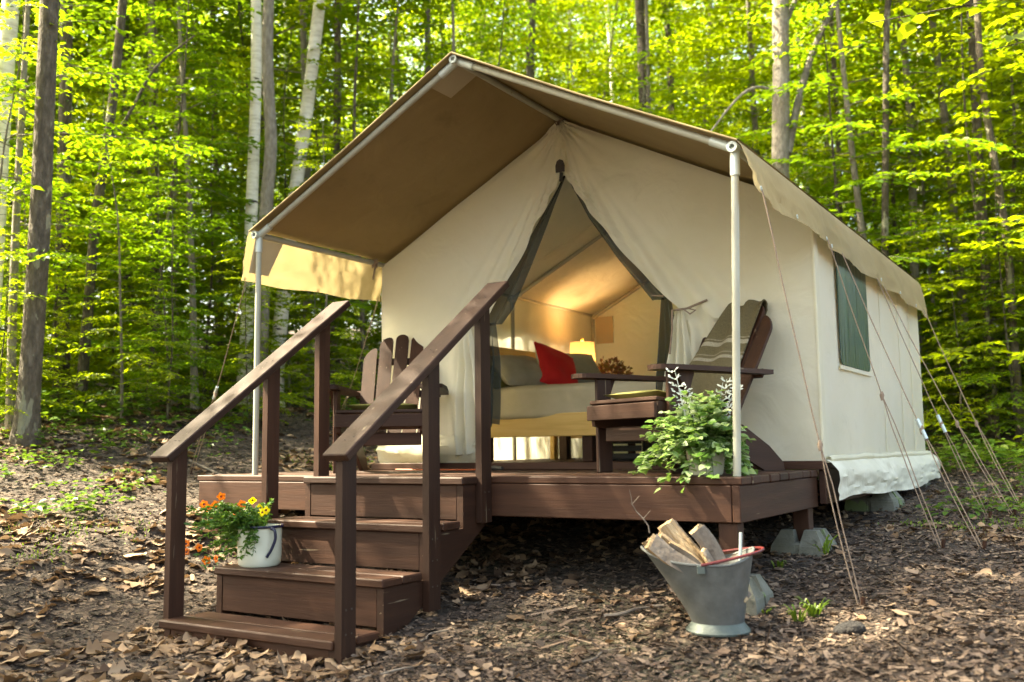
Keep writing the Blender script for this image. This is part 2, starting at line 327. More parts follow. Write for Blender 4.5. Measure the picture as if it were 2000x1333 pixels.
# ------------------------------------------------------------------ ground
def axis_pts(lo, hi, c0, c1, fine):
    a = list(np.arange(c0, c1+1e-6, fine)); s = fine; x = c1
    while x < hi: s *= 1.22; x += s; a.append(min(x, hi))
    s = fine; x = c0
    while x > lo: s *= 1.22; x -= s; a.insert(0, max(x, lo))
    return a
gx = axis_pts(-150, 150, -6.5, 3.5, .10); gy = axis_pts(-150, 170, -3.6, 7, .10)
gv = [(x, y, G(x, y)+(.012*mnoise.noise((x*6, y*6, 0)) if -7 < x < 4 and -4 < y < 8 else 0)) for y in gy for x in gx]
nx = len(gx)
g = MB(); g.v = gv; g.f = [(j*nx+i, j*nx+i+1, (j+1)*nx+i+1, (j+1)*nx+i) for j in range(len(gy)-1) for i in range(nx-1)]
tag(g.build('ground', M['ground'], smooth=True, fix=False), kind='structure')

# ------------------------------------------------------------------ porch deck
DW, DD = 3.59, 1.28
deck = thing('porch_deck', (-DW/2, .64, -.2), 'raised brown wooden porch deck in front of the canvas tent', 'deck')
bw = DD/9
for i in range(9):
    x1 = .014+random.uniform(-.008, .006)
    MB().box((-DW-.015+random.uniform(-.006, .006), i*bw+.0025, -.037+random.uniform(-.001, .001)), (x1, (i+1)*bw-.0025, random.uniform(-.0015, .0015)), .005).build('plank', M['wood_x'], deck)
MB().box((-DW, .002, -.205), (-.040, .040, -.039), .004).build('front_beam', M['wood_x'], deck)
MB().box((-.038, .002, -.205), (.001, DD+.02, -.039), .004).build('side_beam', M['wood_y'], deck)
MB().box((-DW, .042, -.205), (-DW+.038, DD+.02, -.039), .004).build('side_beam', M['wood_y'], deck)
for x in (-.9, -1.8, -2.7): MB().box((x, .042, -.2), (x+.038, DD+.02, -.039), .003).build('joist', M['wood_y'], deck)
PIERS = []
def pier(x, y, label, h=.17, top=None, b=.15):
    z = G(x, y)-.05; c = Vector((x, y, z))
    t = thing('pier_block', (x, y, z), label, 'concrete block', 'concrete pier blocks under the platform', rz=random.uniform(-.1, .1), local=True)
    m = MB(); tp = .095
    for sx in (-1, 1):
        for sy in (-1, 1):   # four corner lobes with a cross-shaped socket between them
            q0 = [(.012, .012), (b, .012), (b, b), (.012, b)]; q1 = [(.03, .03), (tp, .03), (tp, tp), (.03, tp)]
            lo = [(sx*a, sy*bb, 0) for a, bb in q0]; md = [(sx*a*.93, sy*bb*.93, h*.5) for a, bb in q0]; hi = [(sx*a, sy*bb, h) for a, bb in q1]
            vs = lo+md+hi
            m.add(vs, [(i, (i+1) % 4, 4+(i+1) % 4, 4+i) for i in range(4)]+[(4+i, 4+(i+1) % 4, 8+(i+1) % 4, 8+i) for i in range(4)]+[(8, 9, 10, 11)])
    m.box((-b*.9, -b*.9, .0), (b*.9, b*.9, h*.62), .01)
    m.build('block', M['concrete'], t)
    if top is not None: PIERS.append((x, y, z+h*.6, top))
pier(-.07, .07, 'mossy concrete pier block under the deck corner, behind the metal scuttle', top=-.205)
pier(-.06, 1.20, 'concrete pier block under the joint of porch deck and tent platform', top=-.205)
pier(-.02, 2.85, 'pale concrete pier block under the middle of the tent side', .2, top=-.12, b=.17)
pier(-.05, 4.35, 'shaded concrete pier block under the far end of the tent', top=-.12)
PIERS.append((-3.5, .1, -.6, -.205))
for x, y, z0, z1 in PIERS:
    if y < 2: MB().box((x-.0445, y-.0445, z0), (x+.0445, y+.0445, z1-.001), .004).build('post', M['wood_z'], deck)

# ------------------------------------------------------------------ stairs
XL, XR, SY, RI, RU = -2.455, -1.367, -.2208, .2156, .3094
st = thing('wooden_stairs', ((XL+XR)/2, -.8, -.75), 'brown wooden porch stairs of four steps with two sloping handrails', 'stairs')
for k in range(4):
    yf, z = SY-k*RU, -k*RI; e = .02 if k == 3 else 0
    MB().box((XL-e, yf, z-.038), (XR+(-.003 if k == 3 else .012), yf+.139, z), .006, jit=.0012).build('tread', M['wood_x'], st)
    y2 = min(yf+.29, -.001)
    MB().box((XL-e+.004, yf+.145, z-.038), (XR+.012, y2, z-.001), .006, jit=.0012).build('tread', M['wood_x'], st)
    zb = z-RI+.001 if k < 3 else z-.14
    MB().box((XL+.042, yf+.022, zb), (XR-.042, yf+.045, z-.039), .003).build('riser', M['wood_x'], st)
for xs in (XL+.001, XR-.039):
    poly = [(-.002, -.040), (SY+.02, -.040)]
    for k in range(1, 4): poly += [(SY-(k-1)*RU+.02, -k*RI-.040), (SY-k*RU+.02, -k*RI-.040)]
    poly += [(SY-3*RU+.02, -.84), (-.86, -.79), (-.002, -.25)]
    MB().prism([(xs, y, z) for y, z in poly], (.038, 0, 0)).build('stringer', M['wood_y'], st)
MB().box((XR-.12, SY-3*RU+.03, -.85), (XR-.045, SY-3*RU+.2, -.69), .006).build('foot_block', M['wood_z'], st)
def ztop(y): return .142+.716*(y+1.152)
for xo, bots in ((-1.364, ((-1.095, -.80), (-.495, -.612), (-.047, -.235))), (-2.497, ((-1.06, -.70), (-.445, -.45), (-.047, -.06)))):
    for yc, zb in bots:
        y0, y1 = yc-.0445, yc+.0445
        MB().prism([(xo, y0, zb), (xo, y1, zb), (xo, y1, ztop(y1)-.0475), (xo, y0, ztop(y0)-.0475)], (.038, 0, 0)).build('post', M['wood_z'], st)
    xc = xo+.02
    a, b = Vector((xc, -1.165, ztop(-1.165)-.0233)), Vector((xc, .118, ztop(.118)-.0233))
    rl = MB().bar(a, b, .135, .038, (0, -.58, .81), .005).build('handrail', M['wood_y'], st)
    for yc, zb in bots:
        for dx in (-.012, .02):
            p = Vector((xc+dx, yc+random.uniform(-.03, .03), 0)); p.z = ztop(p.y)+.0005
            MB().lathe([(0, .001), (.004, .001), (.0045, -.001)], p, 8).build('nail', M['black'], rl)

scr = [(XR+.0385-.001, yc+dy, z) for yc, zs in ((-1.095, (-.52, -.62)), (-.495, (-.28, -.38, -.5)), (-.047, (-.08, -.17))) for z in zs for dy in (-.018, .018)]
for x, y, z in scr: MB().tube([(-1.3262, y, z), (-1.3245, y, z)], .0045, 8).build('screw', M['dark_leather'], st)
for k in range(4):
    for x in (XL+.02, XR-.015, (XL+XR)/2):
        for dy in (.03, .105, .18):
            if SY-k*RU+dy < -.01: MB().lathe([(0, .0012), (.004, .0012), (.0046, -.001)], (x+random.uniform(-.004, .004), SY-k*RU+dy, -k*RI), 8).build('screw', M['dark_leather'], st)

# ------------------------------------------------------------------ wall tent
xl, xr, xm, yp, EZ, RZ, Y1, Y2 = -3.17, .012, -1.59, .09, 1.534, 2.36, 1.32, 4.72
tent = thing('wall_tent', (xm, 3.0, .03), 'cream canvas wall tent with tan porch fly on a raised platform', 'tent')
def nz(x, y, z, s=1.): return mnoise.noise((x*s, y*s, z*s))
# platform
for i in range(24):
    y0 = Y1-.03+i*.1435
    MB().box((xl-.04, y0, .002), (.045, y0+.139, .036), .004).build('floor_plank', M['wood_x'], tent)
MB().box((xl-.04, Y1-.072, .002), (.05, Y1-.033, .05), .004).build('sill', M['wood_x'], tent)
MB().box((.012, Y1-.03, -.19), (.05, 4.78, .001), .004).build('platform_beam', M['wood_y'], tent)
MB().box((xl-.04, Y1-.03, -.19), (xl, 4.78, .001), .004).build('platform_beam', M['wood_y'], tent)
for y in (2.85, 4.35): MB().box((-.11, y-.05, -.30), (.0, y+.05, -.002), .004).build('platform_post', M['wood_z'], tent)
# steel frame
def pipe(a, b, r=.0185, name='pole', mat='pipe'): return MB().tube([a, b], r, 14).build(name, M[mat], tent, smooth=True)
pipe((-.04, yp, .0), (xr, yp, EZ)); pipe((xl, yp, 0), (xl, yp, EZ))
pipe((xl, yp, EZ), (xm, yp, RZ-.02)); pipe((xr, yp, EZ), (xm, yp, RZ-.02))
pipe((xm, yp-.03, RZ-.02), (xm, Y2, RZ-.02)); pipe((xl, yp-.02, EZ), (xl, Y2, EZ)); pipe((xr, yp-.02, EZ), (xr, Y2, EZ))
for y in (3.12, Y2-.02):
    pipe((xl+.03, y, .04), (xl+.03, y, EZ-.03)); pipe((xl+.03, y, EZ-.04), (xm, y, RZ-.06)); pipe((xr-.03, y, EZ-.04), (xm, y, RZ-.06)); pipe((xr-.03, y, .04), (xr-.03, y, EZ-.03))
def joint(p, dirs):
    for d, L in dirs:
        d = Vector(d).normalized(); MB().tube([p, Vector(p)+d*L], .0232, 14).build('pipe_fitting', M['fitting'], tent, smooth=True)
    e = Vector(p)+Vector((0, -.05, 0))
    MB().lathe([(.0232, -.02), (.0232, .0), (.013, .0), (.012, -.03)], (0, 0, 0), 14)
    m = MB(); n = 14
    for r, y in ((.026, .05), (.026, 0), (.013, 0), (.013, .03)):
        m.v += [(p[0]+r*math.cos(2*PI*k/n), p[1]-.045+y, p[2]+r*math.sin(2*PI*k/n)) for k in range(n)]
    m.f = [(i*n+k, i*n+(k+1) % n, (i+1)*n+(k+1) % n, (i+1)*n+k) for i in range(3) for k in range(n)]
    ft = m.build('pipe_fitting', M['fitting'], tent, smooth=True)
    MB().tube([(p[0], p[1]-.020, p[2]), (p[0], p[1]-.012, p[2])], .0135, 14).build('pipe_mouth_shade', M['black'], ft)  # black disc standing in for the shade inside the open pipe
sl = Vector((xm-xl, 0, RZ-.02-EZ)).normalized()
joint((xr, yp, EZ), [((-.027, 0, -1), .13), ((-sl.x, 0, sl.z), .13)])
joint((xl, yp, EZ), [((0, 0, -1), .11), (sl, .11)])
joint((xm, yp, RZ-.02), [(-sl, .13), ((sl.x, 0, -sl.z), .13)])
joint((xl+.03, 3.12, EZ-.04), [((0, 0, -1), .1), (sl, .1)])
# fly sheet
def fly(side):
    xe = xl-.03 if side < 0 else xr+.03
    def fn(u, v):
        y = .035+v*4.77; t = u; x = xm+(xe-xm)*t; z = RZ+.012+(EZ+.022-RZ)*t
        sag = -.014*math.sin(PI*t)*(1+.4*nz(x, y, 0, 1.2))
        z += sag+.006*nz(x, y, 4, 3)
        if v == 0: z -= .004
        return (x, y, z)
    return MB().grid(fn, 26, 50).build('fly_panel', M['fly'], tent, smooth=True)
fly(-1); fly(1)
def hemline(side):
    xe = xl-.03 if side < 0 else xr+.03
    MB().tube([(xm, .034, RZ+.012), ((xm+xe)/2, .034, (RZ+EZ+.03)/2-.012), (xe, .034, EZ+.022)], .006, 6).build('fly_hem', M['fly'], tent)
hemline(-1); hemline(1)
VAL = []
def valance(side, ya, yb, za, zb, outb, tuck=0):
    xe = xl-.03 if side < 0 else xr+.03
    def fn(u, v):
        y = ya+u*(yb-ya); k = v
        zt = EZ+.022; zbm = za+(zb-za)*u
        zbm += .005*math.sin(u*PI*2*(yb-ya)/.62+1)+.010*nz(y, 1, 2, 1.5)
        out = outb*(k**.6)+.016*k*math.sin(y*7.5+side)+.022*k*nz(y, 2*k, 7, 5)+.010*k*nz(y, 3*k, 1, 13)
        if tuck: y += tuck*(1-u)**3*k
        return (xe+side*out, y, zt+(zbm-zt)*k)
    o = MB().grid(fn, 60, 8).build('valance', M['valance'], tent, smooth=True)
    if side > 0: VAL.append((fn, ya, yb))
    n = max(2, int((yb-ya)/.6)+1)
    for i in range(n):
        u = min(max(i/(n-1), .02), .98); p = Vector(fn(u, .93)); p.x += side*.004
        m = MB(); m.lathe([(.005, 0), (.007, .003), (.011, .003), (.013, 0)], (0, 0, 0), 12)
        m.v = [(p.x+side*q[2], p.y+q[0], p.z+q[1]) for q in m.v]; m.build('grommet', M['fitting'], o, smooth=True)
    return o
valance(-1, .035, 1.42, 1.238, 1.275, .075); valance(-1, 1.425, 4.8, 1.27, 1.25, .07)
valance(1, .02, 1.40, 1.29, 1.30, .075, .012); valance(1, 1.405, 4.8, 1.27, 1.235, .07)
# pale patch under the ridge corner, seam lines
def slope_z(x): return EZ+(RZ-EZ)*(1-abs(x-xm)/(xm-xl))
MB().grid(lambda u, v: (xm-.02-.19*u, .12+.20*v, slope_z(xm-.02-.19*u)-.012), 2, 2).build('reinforcing_patch', M['patch'], tent)
MB().grid(lambda u, v: (xl+.002+(-.058)*v, .06+.24*u*(1-.3*v), EZ-.02-.22*v), 2, 2).build('reinforcing_patch', M['patch'], tent)
# inner roof and walls
for side in (-1, 1):
    xe = xl if side < 0 else xr+.015
    def fn(u, v, xe=xe):
        x = xm+(xe-xm)*u; y = Y1+v*(Y2-Y1); return (x, y, RZ-.035+(EZ-.005-(RZ-.035))*u-.03*math.sin(PI*u)+.006*nz(x, y, 1, 3))
    MB().grid(fn, 16, 30).build('inner_roof', M['canvas'], tent, smooth=True)
xw = .03
def sidewall(x, side):
    def fn(u, v):
        y = Y1+u*(Y2-Y1); z = .045+v*(EZ-.05); b = math.sin(PI*u)*math.sin(PI*v)
        return (x+side*(.012*b+.008*nz(0, y, z*.35, 4)*(1-.6*v)+.010*max(0, .25-v)*nz(2, y, 0, 9)), y, z)
    return MB().grid(fn, 90, 22).build('side_wall', M['canvas'], tent, smooth=True)
rw = sidewall(xw, 1); sidewall(xl, -1)
# window of the right wall: rounded dark green screen with a canvas hem round it
def rrect(y0, y1, z0, z1, r, n=6):
    P = []
    for cy, cz, a0 in ((y1-r, z0+r, -90), (y1-r, z1-r, 0), (y0+r, z1-r, 90), (y0+r, z0+r, 180)):
        P += [(cy+r*math.cos(R(a0+90*i/n)), cz+r*math.sin(R(a0+90*i/n))) for i in range(n+1)]
    return P
wy0, wy1, wz0, wz1 = 1.795, 2.60, .625, 1.40
P = rrect(wy0, wy1, wz0, wz1, .05)
win = MB().prism([(xw+.016, y, z) for y, z in P], (.006, 0, 0)).build('window', M['window'], rw)
MB().box((xw+.013, wy0-.02, wz0-.03), (xw+.0235, wy1+.02, wz0-.004), .004).build('window_hem', M['canvas'], win)
for y in (3.05, 3.72, 4.2): MB().box((xw+.010, y, .06), (xw+.0135, y+.012, EZ-.1), .001).build('seam', M['canvas'], rw)
MB().box((xw-.004, Y1-.006, .05), (xw+.014, Y1+.07, EZ-.02), .004).build('corner_seam', M['canvas'], rw)
# back gable
def gable_pts(u, v):
    z = .045+v*(RZ-.08); h = (xr-xl)/2*min(1, max(0.002, (RZ-z)/(RZ-EZ))); return (xm+(2*u-1)*h, Y2, z)
MB().grid(gable_pts, 20, 30).build('back_wall', M['canvas'], tent, smooth=True)
MB().box((xl+.06, Y2-.012, 1.22), (xl+.26, Y2-.006, 1.5), .001).build('reinforcing_patch', M['patch'], tent)
# front wall: two canvas panels drawn back from the opening
AZ = 1.977
def interp(tab, z):
    for (z0, x0), (z1, x1) in zip(tab, tab[1:]):
        if z0 >= z >= z1: return x0+(x1-x0)*(z0-z)/(z0-z1)
    return tab[-1][1] if z < tab[-1][0] else tab[0][1]
EL = [(AZ, -1.597), (1.66, -1.80), (1.36, -1.99), (1.15, -2.13), (.99, -2.27), (.80, -2.37), (.45, -2.385), (.05, -2.36)]
ER = [(AZ, -1.589), (1.66, -1.375), (1.36, -1.142), (1.15, -.96), (.965, -.765), (.85, -.735), (.05, -.72)]
def panel(side, tab):
    def fn(u, v):
        z = .045+v*(RZ-.03-.045); z = min(z, RZ-.03)
        h = (xm-xl if side < 0 else xw-xm); o = xm+side*h*min(1, max(.002, (RZ-.012-z)/(RZ-EZ)))
        i = interp(tab, z) if z < AZ else xm
        if side*(o-i) < 0: i = o
        q = u**.8; x = i+(o-i)*q
        # folds fan out from the knot under the ridge
        ang = math.atan2(side*(x-xm)+.02, max(.03, RZ-.02-z)); d = math.hypot(x-xm, RZ-z)
        e0 = math.atan2(side*(i-xm)+.02, max(.03, RZ-.02-z))
        k = math.exp(-((ang-e0)/.20)**2) if z > .9 else math.exp(-(abs(x-i)/.16)**2)
        k2 = math.exp(-(d/.30)**2)
        ph = ang*62 if z > .9 else abs(x-i)*55
        y = Y1-.020*k*(.6+math.sin(ph))*min(1, d*1.6)-.016*k2*math.sin(ang*26)-.008*nz(x, 0, z, 2.2)*min(1, q*4)
        y -= .03*math.exp(-(d/.16)**2)
        if z < .25: y -= .02*(.25-z)/.25*math.sin(x*14)*.6
        return (x, y, z)
    return MB().grid(fn, 90, 90).build('front_wall', M['canvas'], tent, smooth=True)
fwl = panel(-1, EL); fwr = panel(1, ER)
# gathered ends of the door flaps hanging below their ties
def hang(cx, z0, z1, w0, w1, y, folds, name, mat, lean=0, par=tent, bot=0):
    def fn(u, v):
        z = z0+(z1-z0)*v; wd = w0+(w1-w0)*min(1, v*1.6)**.8; a = (u-.5)
        x = cx+lean*v+a*wd; return (x, y+.03*(.25+min(1, v*2))*math.cos(u*PI*2*folds)+.02*nz(x, v, 1, 4), z+bot*a*v+.015*math.sin(u*9)*v)
    return MB().grid(fn, 44, 26).build(name, mat, par, smooth=True)
hang(-.775, .965, .10, .05, .24, Y1-.05, 3, 'door_flap', M['canvas'], -.05)
hang(-2.37, 1.0, .12, .07, .26, Y1-.055, 3, 'door_flap', M['canvas'], .03, bot=.10)
# insect screens, drawn back inside the flaps
def strip(tab, inner, name):
    def fn(u, v):
        z = AZ-.005+(tab[-1][0]-(AZ-.005))*v; o = interp(tab, z); i = interp(inner, z); x = i+(o-i)*u
        return (x, Y1+.03+.014*math.sin(u*9+v*3), z)
    return MB().grid(fn, 10, 40).build(name, M['screen'], tent, smooth=True)
strip([(AZ, -1.58), (1.36, -1.10), (1.06, -.86)], [(AZ, -1.592), (1.66, -1.43), (1.36, -1.225), (1.06, -.985)], 'insect_screen')
strip([(AZ, -1.60), (1.36, -2.03), (1.0, -2.30)], [(AZ, -1.594), (1.66, -1.745), (1.36, -1.895), (1.10, -2.03), (1.0, -2.12)], 'insect_screen')
hang(-.905, 1.075, .06, .07, .235, Y1+.06, 3.5, 'insect_screen', M['screen'], .02)
hang(-2.235, 1.02, .30, .10, .20, Y1+.05, 3, 'insect_screen', M['screen'], -.05)
# ties
def tie(pts, r=.005, nm='tie_tape'): return MB().tube(pts, r, 6).build(nm, M['rope'], tent, smooth=True)
tie([(-.83, Y1-.03, .975), (-.775, Y1-.105, .965), (-.72, Y1-.06, .975), (-.60, Y1-.03, 1.02)], .007); tie([(-.80, Y1-.10, .965), (-.80, Y1-.11, .85), (-.83, Y1-.09, .70)], .006)
tie([(-.70, Y1-.08, .97), (-.655, Y1-.09, .955), (-.69, Y1-.09, .935), (-.73, Y1-.08, .965)], .005)
tie([(-.99, Y1+.02, 1.09), (-.90, Y1-.01, 1.075), (-.86, Y1+.03, 1.11)], .005)
tie([(-2.45, Y1-.02, 1.0), (-2.37, Y1-.10, .99), (-2.30, Y1-.03, 1.0)], .006)
for a in range(3): tie([(xm-.03+.02*a, Y1-.06, RZ-.02), (xm+.01*a, Y1-.09, RZ-.07), (xm+.03-.02*a, Y1-.05, RZ-.015)], .006)
knot = [Vector((xl+.01+.035*math.cos(a*2.2), 1.22+.02*math.sin(a*1.7), EZ+.0+.035*math.sin(a*2.2))) for a in range(12)]
tie(knot, .009); tie([(xl+.02, 1.22, EZ-.03), (xl+.015, 1.20, EZ-.13)], .007)
MB().prism([(xm-.032, Y1-.045, AZ-.0), (xm+.032, Y1-.045, AZ), (xm+.034, Y1-.045, AZ+.045), (xm+.022, Y1-.045, AZ+.078), (xm, Y1-.045, AZ+.088), (xm-.022, Y1-.045, AZ+.078), (xm-.034, Y1-.045, AZ+.045)], (0, -.008, 0)).build('apex_patch', M['dark_leather'], tent)
MB().tube([(xm, Y1-.03, AZ-.0), (xm-.004, Y1-.035, AZ-.06)], .012, 8).build('zip_pull', M['black'], tent)
# seam cord along the ceiling
pipe(at(1020, 530, 0, -2.6), at(1165, 435, 0, -2.0), .004, 'ceiling_cord', 'canvas')
# sod cloth bulging out under the right wall
def sodfn(u, v):
    y = Y1-.02+u*3.52; zb = -.175+.02*math.sin(u*7+1)+.02*nz(y, 0, 0, 1.2); z = .055+(zb-.055)*v
    return (xw+.028+.065*min(1, v*2.6)**.6+.020*nz(y, v*1.2, 2, 2.2)*min(1, v*3)+.012*nz(y, v*2, 5, 6)*min(1, v*3), y, z)
MB().grid(sodfn, 90, 14).build('sod_cloth', M['sod'], tent, smooth=True)
def rollfn(u, v):
    y = Y1+.02+u*3.4; a = v*2*PI; r = .02+.008*nz(y, 0, 0, 5)
    return (xw+.028+r*math.cos(a), y, .06+r*math.sin(a)+.01*nz(y, 1, 0, 2))
MB().grid(rollfn, 80, 10).build('wall_hem', M['canvas'], tent, smooth=True)
def frontsod(u, v):
    x = xl+.0+.95*u; return (x, Y1-.02-.035*math.sin(PI*v)-.015*nz(x, v, 0, 7), .24-.19*v)
MB().grid(frontsod, 30, 8).build('wall_hem', M['canvas'], tent, smooth=True)

# ------------------------------------------------------------------ guy ropes
def guy(start, mid_uv, end_uv, label, dbl=.55, tens=False):
    a = Vector(start); e = on_ground(*end_uv); e.z -= .01
    t = thing('guy_rope', e, label, 'rope', 'guy ropes of the tent')
    k = a.lerp(e, dbl); pts = [a.lerp(e, i/10)+Vector((.0015*math.sin(i*2.1), 0, -.045*math.sin(PI*i/10))) for i in range(11)]
    sdv = (e-a).cross(Vector(FW)).normalized()*.011; i0 = int(dbl*10)
    MB().tube(pts[:i0+1], .0033, 6).build('cord', M['rope'], t, smooth=True)
    for sg in (-1, 1): MB().tube([pts[i0]]+[p+sdv*sg for p in pts[i0+1:-1]]+[pts[-1]+sdv*sg*.6], .0030, 6).build('cord', M['rope'], t, smooth=True)
    MB().tube([pts[i0]+Vector((0, 0, .02)), pts[i0], pts[i0]-Vector((0, 0, .03))], [.006, .013, .007], 8).build('knot', M['rope'], t, smooth=True)
    if tens:
        d = (e-a).normalized(); q = pts[i0]; MB().tube([q-d*.06, q+d*.06], .011, 8).build('tensioner', M['steel'], t, smooth=True)
    d = (a-e).normalized()
    MB().tube([e+Vector((0, 0, -.10)), e+Vector((.015, 0, .05))], [.006, .011], 8).build('stake', M['wood_z'], t)
xv = xr+.03+.08
def hem_point(u, v):     # where that line of sight meets the lower hem of the right valance
    y = min(max(at(u, v, 0, xv).y, .05), 4.75); f, ya, yb = VAL[0] if y < 1.40 else VAL[1]; p = Vector(f((y-ya)/(yb-ya), .95)); p.x += .006; return p
guy(hem_point(1470, 384), None, (1680, 1185), 'guy rope tied to the fly corner by the porch pole', .60)
guy(hem_point(1622, 476), None, (1838, 1070), 'guy rope crossing the dark green window, pegged among dry leaves', .58)
guy(hem_point(1645, 500), None, (1918, 1072), 'guy rope with a metal tensioner hanging past the window edge', .68, True)
guy(hem_point(1712, 558), None, (1930, 1012), 'guy rope with tensioner running from the valance beyond the window', .62, True)
guy(hem_point(1735, 570), None, (1978, 1008), 'guy rope tied to the far valance, pegged among green undergrowth', .62)
guy(hem_point(1800, 622), None, (1990, 985), 'guy rope tied to the far rear corner of the fly', .6)
guy(at(480, 551, 1, .06), None, (372, 925), 'guy rope with pale tensioner on the fly corner beside the handrail', .57, True)
guy((xl-.09, 1.38, 1.28), None, (650, 850), 'thin guy rope tied under the fly beside the slatted chair', .6)

# ------------------------------------------------------------------ chairs on the porch
def make_chair(name, loc, rz, label):
    t = thing(name, loc, label, 'chair', 'adirondack style chairs on the porch', rz=rz, local=True)
    for sx in (-1, 1):
        x = sx*.262-.014
        MB().prism([(x, y, z) for y, z in [(-.40, .255), (-.41, .31), (-.40, .372), (-.1, .335), (.2, .25), (.40, .135), (.505, .045), (.515, 0), (.36, 0), (.1, .125), (-.15, .215)]], (.028, 0, 0)).build('stringer', M['wood_y'], t)
        x = sx*.294-.014; MB().box((x, -.355, 0), (x+.028, -.255, .522), .005).build('front_leg', M['wood_z'], t)
        pl = []; xc = sx*.325
        for i in range(9): a = PI+PI*i/8; pl.append((xc+.072*math.cos(a), -.43+.05*math.sin(a), .524))
        pl += [(xc+.072, -.15, .524), (xc+.05-.02*(sx > 0), .37, .524), (xc-.05+.02*(sx < 0), .37, .524), (xc-.072, -.15, .524)]
        MB().prism(pl, (0, 0, .025)).build('armrest', M['wood_y'], t)
        MB().prism([(xc-.012, -.33, .522), (xc-.012, -.20, .522), (xc-.012, -.25, .40)], (.024, 0, 0)).build('arm_bracket', M['wood_z'], t)
    top = [(-.40, .372), (-.1, .335), (.2, .25)]
    for i in range(6):
        y = -.375+i*.088
        z = .372-(y+.40)*.123 if y < -.1 else .335-(y+.1)*.283
        rot = Matrix.Rotation(-math.atan(.123 if y < -.1 else .283), 3, 'X')
        MB().box((-.278, y-.040, z+.001), (.278, y+.040, z+.022), .004, rot=rot).build('seat_slat', M['wood_x'], t)
    MB().box((-.282, -.434, .285), (.282, -.412, .366), .004).build('front_apron', M['wood_x'], t)
    MB().box((-.248, -.33, .17), (.248, -.30, .25), .004).build('front_stretcher', M['wood_x'], t)
    b0 = Vector((0, .15, .255)); up = Vector((0, .40, .70)).normalized(); nrm = Vector((0, -up.z, up.y))
    for i in range(-2, 3):
        L = [.84, .81, .70][abs(i)]; wd = .0465; tilt = i*.014; ax = (up+Vector((tilt, 0, 0))).normalized(); sd = Vector((1, 0, -tilt*.8)).normalized()
        o = b0+Vector((i*.102, 0, 0)); pts = [o-sd*wd, o+sd*wd]
        sk = [.0, -.022, -.05][abs(i)]*(1 if i > 0 else -1)
        for k in range(9):
            a = PI*k/8; pts.append(o+sd*(wd*math.cos(a))+ax*(L-.045+.045*math.sin(a)+sk*math.cos(a)*.9))
        MB().prism(pts, nrm*-.018).build('back_slat', M['wood_z'], t)
    for s, hw in ((.34, .30), (.62, .23)):
        c = b0+up*s-nrm*.034; MB().bar(c-Vector((hw, 0, 0)), c+Vector((hw, 0, 0)), .05, .026, nrm).build('back_rail', M['wood_x'], t)
    return t
def fwd_rz(fx, fy): return math.atan2(fx, -fy)
CH_R = (Vector((-.60, .80, .002)), fwd_rz(-.42, -.91)); CH_L = (Vector((-2.66, .80, .002)), fwd_rz(.50, -.86))
make_chair('adirondack_chair', CH_R[0], CH_R[1], 'brown slatted wooden chair with a striped blanket over its back')
make_chair('adirondack_chair', CH_L[0], CH_L[1], 'brown slatted wooden chair between handrail and cream tent wall, bare back')
def pillow_mesh(wd, dp, h, n=18, wob=.01, seed=0):
    m = MB()
    for sg in (1, -1):
        def fn(u, v, sg=sg):
            a, b = 2*u-1, 2*v-1; pin = 1-.07*(1-abs(a)**1.5)*abs(b)**3-.07*(1-abs(b)**1.5)*abs(a)**3
            e = max(0, (1-abs(a)**2.6)*(1-abs(b)**2.6))**.55
            return (a*wd/2*(1-.06*(1-abs(b))*abs(a)**4)*pin, b*dp/2*pin, sg*h/2*e+wob*mnoise.noise((a*2+seed, b*2, sg))*e)
        m.grid(fn, n, n)
    return m
def put(mesh, M4): mesh.v = [tuple(M4 @ Vector(p)) for p in mesh.v]; return mesh
for (loc, rz), lab in ((CH_R, 'olive seat cushion on the chair with the blanket'), (CH_L, 'olive seat cushion on the bare slatted chair')):
    mw = Matrix.Translation(loc) @ Matrix.Rotation(rz, 4, 'Z') @ Matrix.Translation((0, -.13, .392)) @ Matrix.Rotation(-.15, 4, 'X')
    c = mw.to_translation(); m = put(pillow_mesh(.46, .46, .062), mw)
    tag(m.build('seat_cushion', M['olive'], smooth=True, off=c), lab, 'cushion')
# blanket over the back of the right-hand chair
mw = Matrix.Translation(CH_R[0]) @ Matrix.Rotation(CH_R[1], 4, 'Z')
up = Vector((0, .40, .70)).normalized(); nrm = Vector((0, -up.z, up.y)); b0 = Vector((0, .15, .255))
def blk(u, v):
    s_ = v*1.12
    xa = -.32+.24*min(1, s_/.8)**1.3; x = xa+(.145-xa)*u; s = v*1.12
    if s < .76: p = b0+up*(.10+s*.93)-nrm*0+nrm*.030; p = p if s > .12 else p+Vector((0, -.25*(.12-s), -.03*(.12-s)))
    elif s < .86: a = (s-.76)/.10*PI; p = b0+up*(.805+.03*math.sin(a))+nrm*(.030-(.062)*(1-math.cos(a))/2)
    else: p = b0+up*(.805-(s-.86)*.9)-nrm*.045
    drop = 0
    p = p+Vector((x, 0, 0))+up*drop+nrm*(.016*math.sin(u*11+v*2)+.010*mnoise.noise((u*4, v*4, 1)))
    return tuple(mw @ p)
m = MB().grid(blk, 36, 60); c = Vector(blk(.5, .3)); bl = m.build('wool_blanket', M['blanket'], smooth=True, off=c, fix=False)
uvl = bl.data.uv_layers.new(name='UVMap'); nu = 36
for lp in bl.data.loops: i = lp.vertex_index; uvl.data[lp.index].uv = ((i % (nu+1))/nu, (i//(nu+1))/60)
sm = bl.modifiers.new('thickness', 'SOLIDIFY'); sm.thickness = .008
tag(bl, 'olive brown wool blanket with pale stripes draped over a chair back', 'blanket')
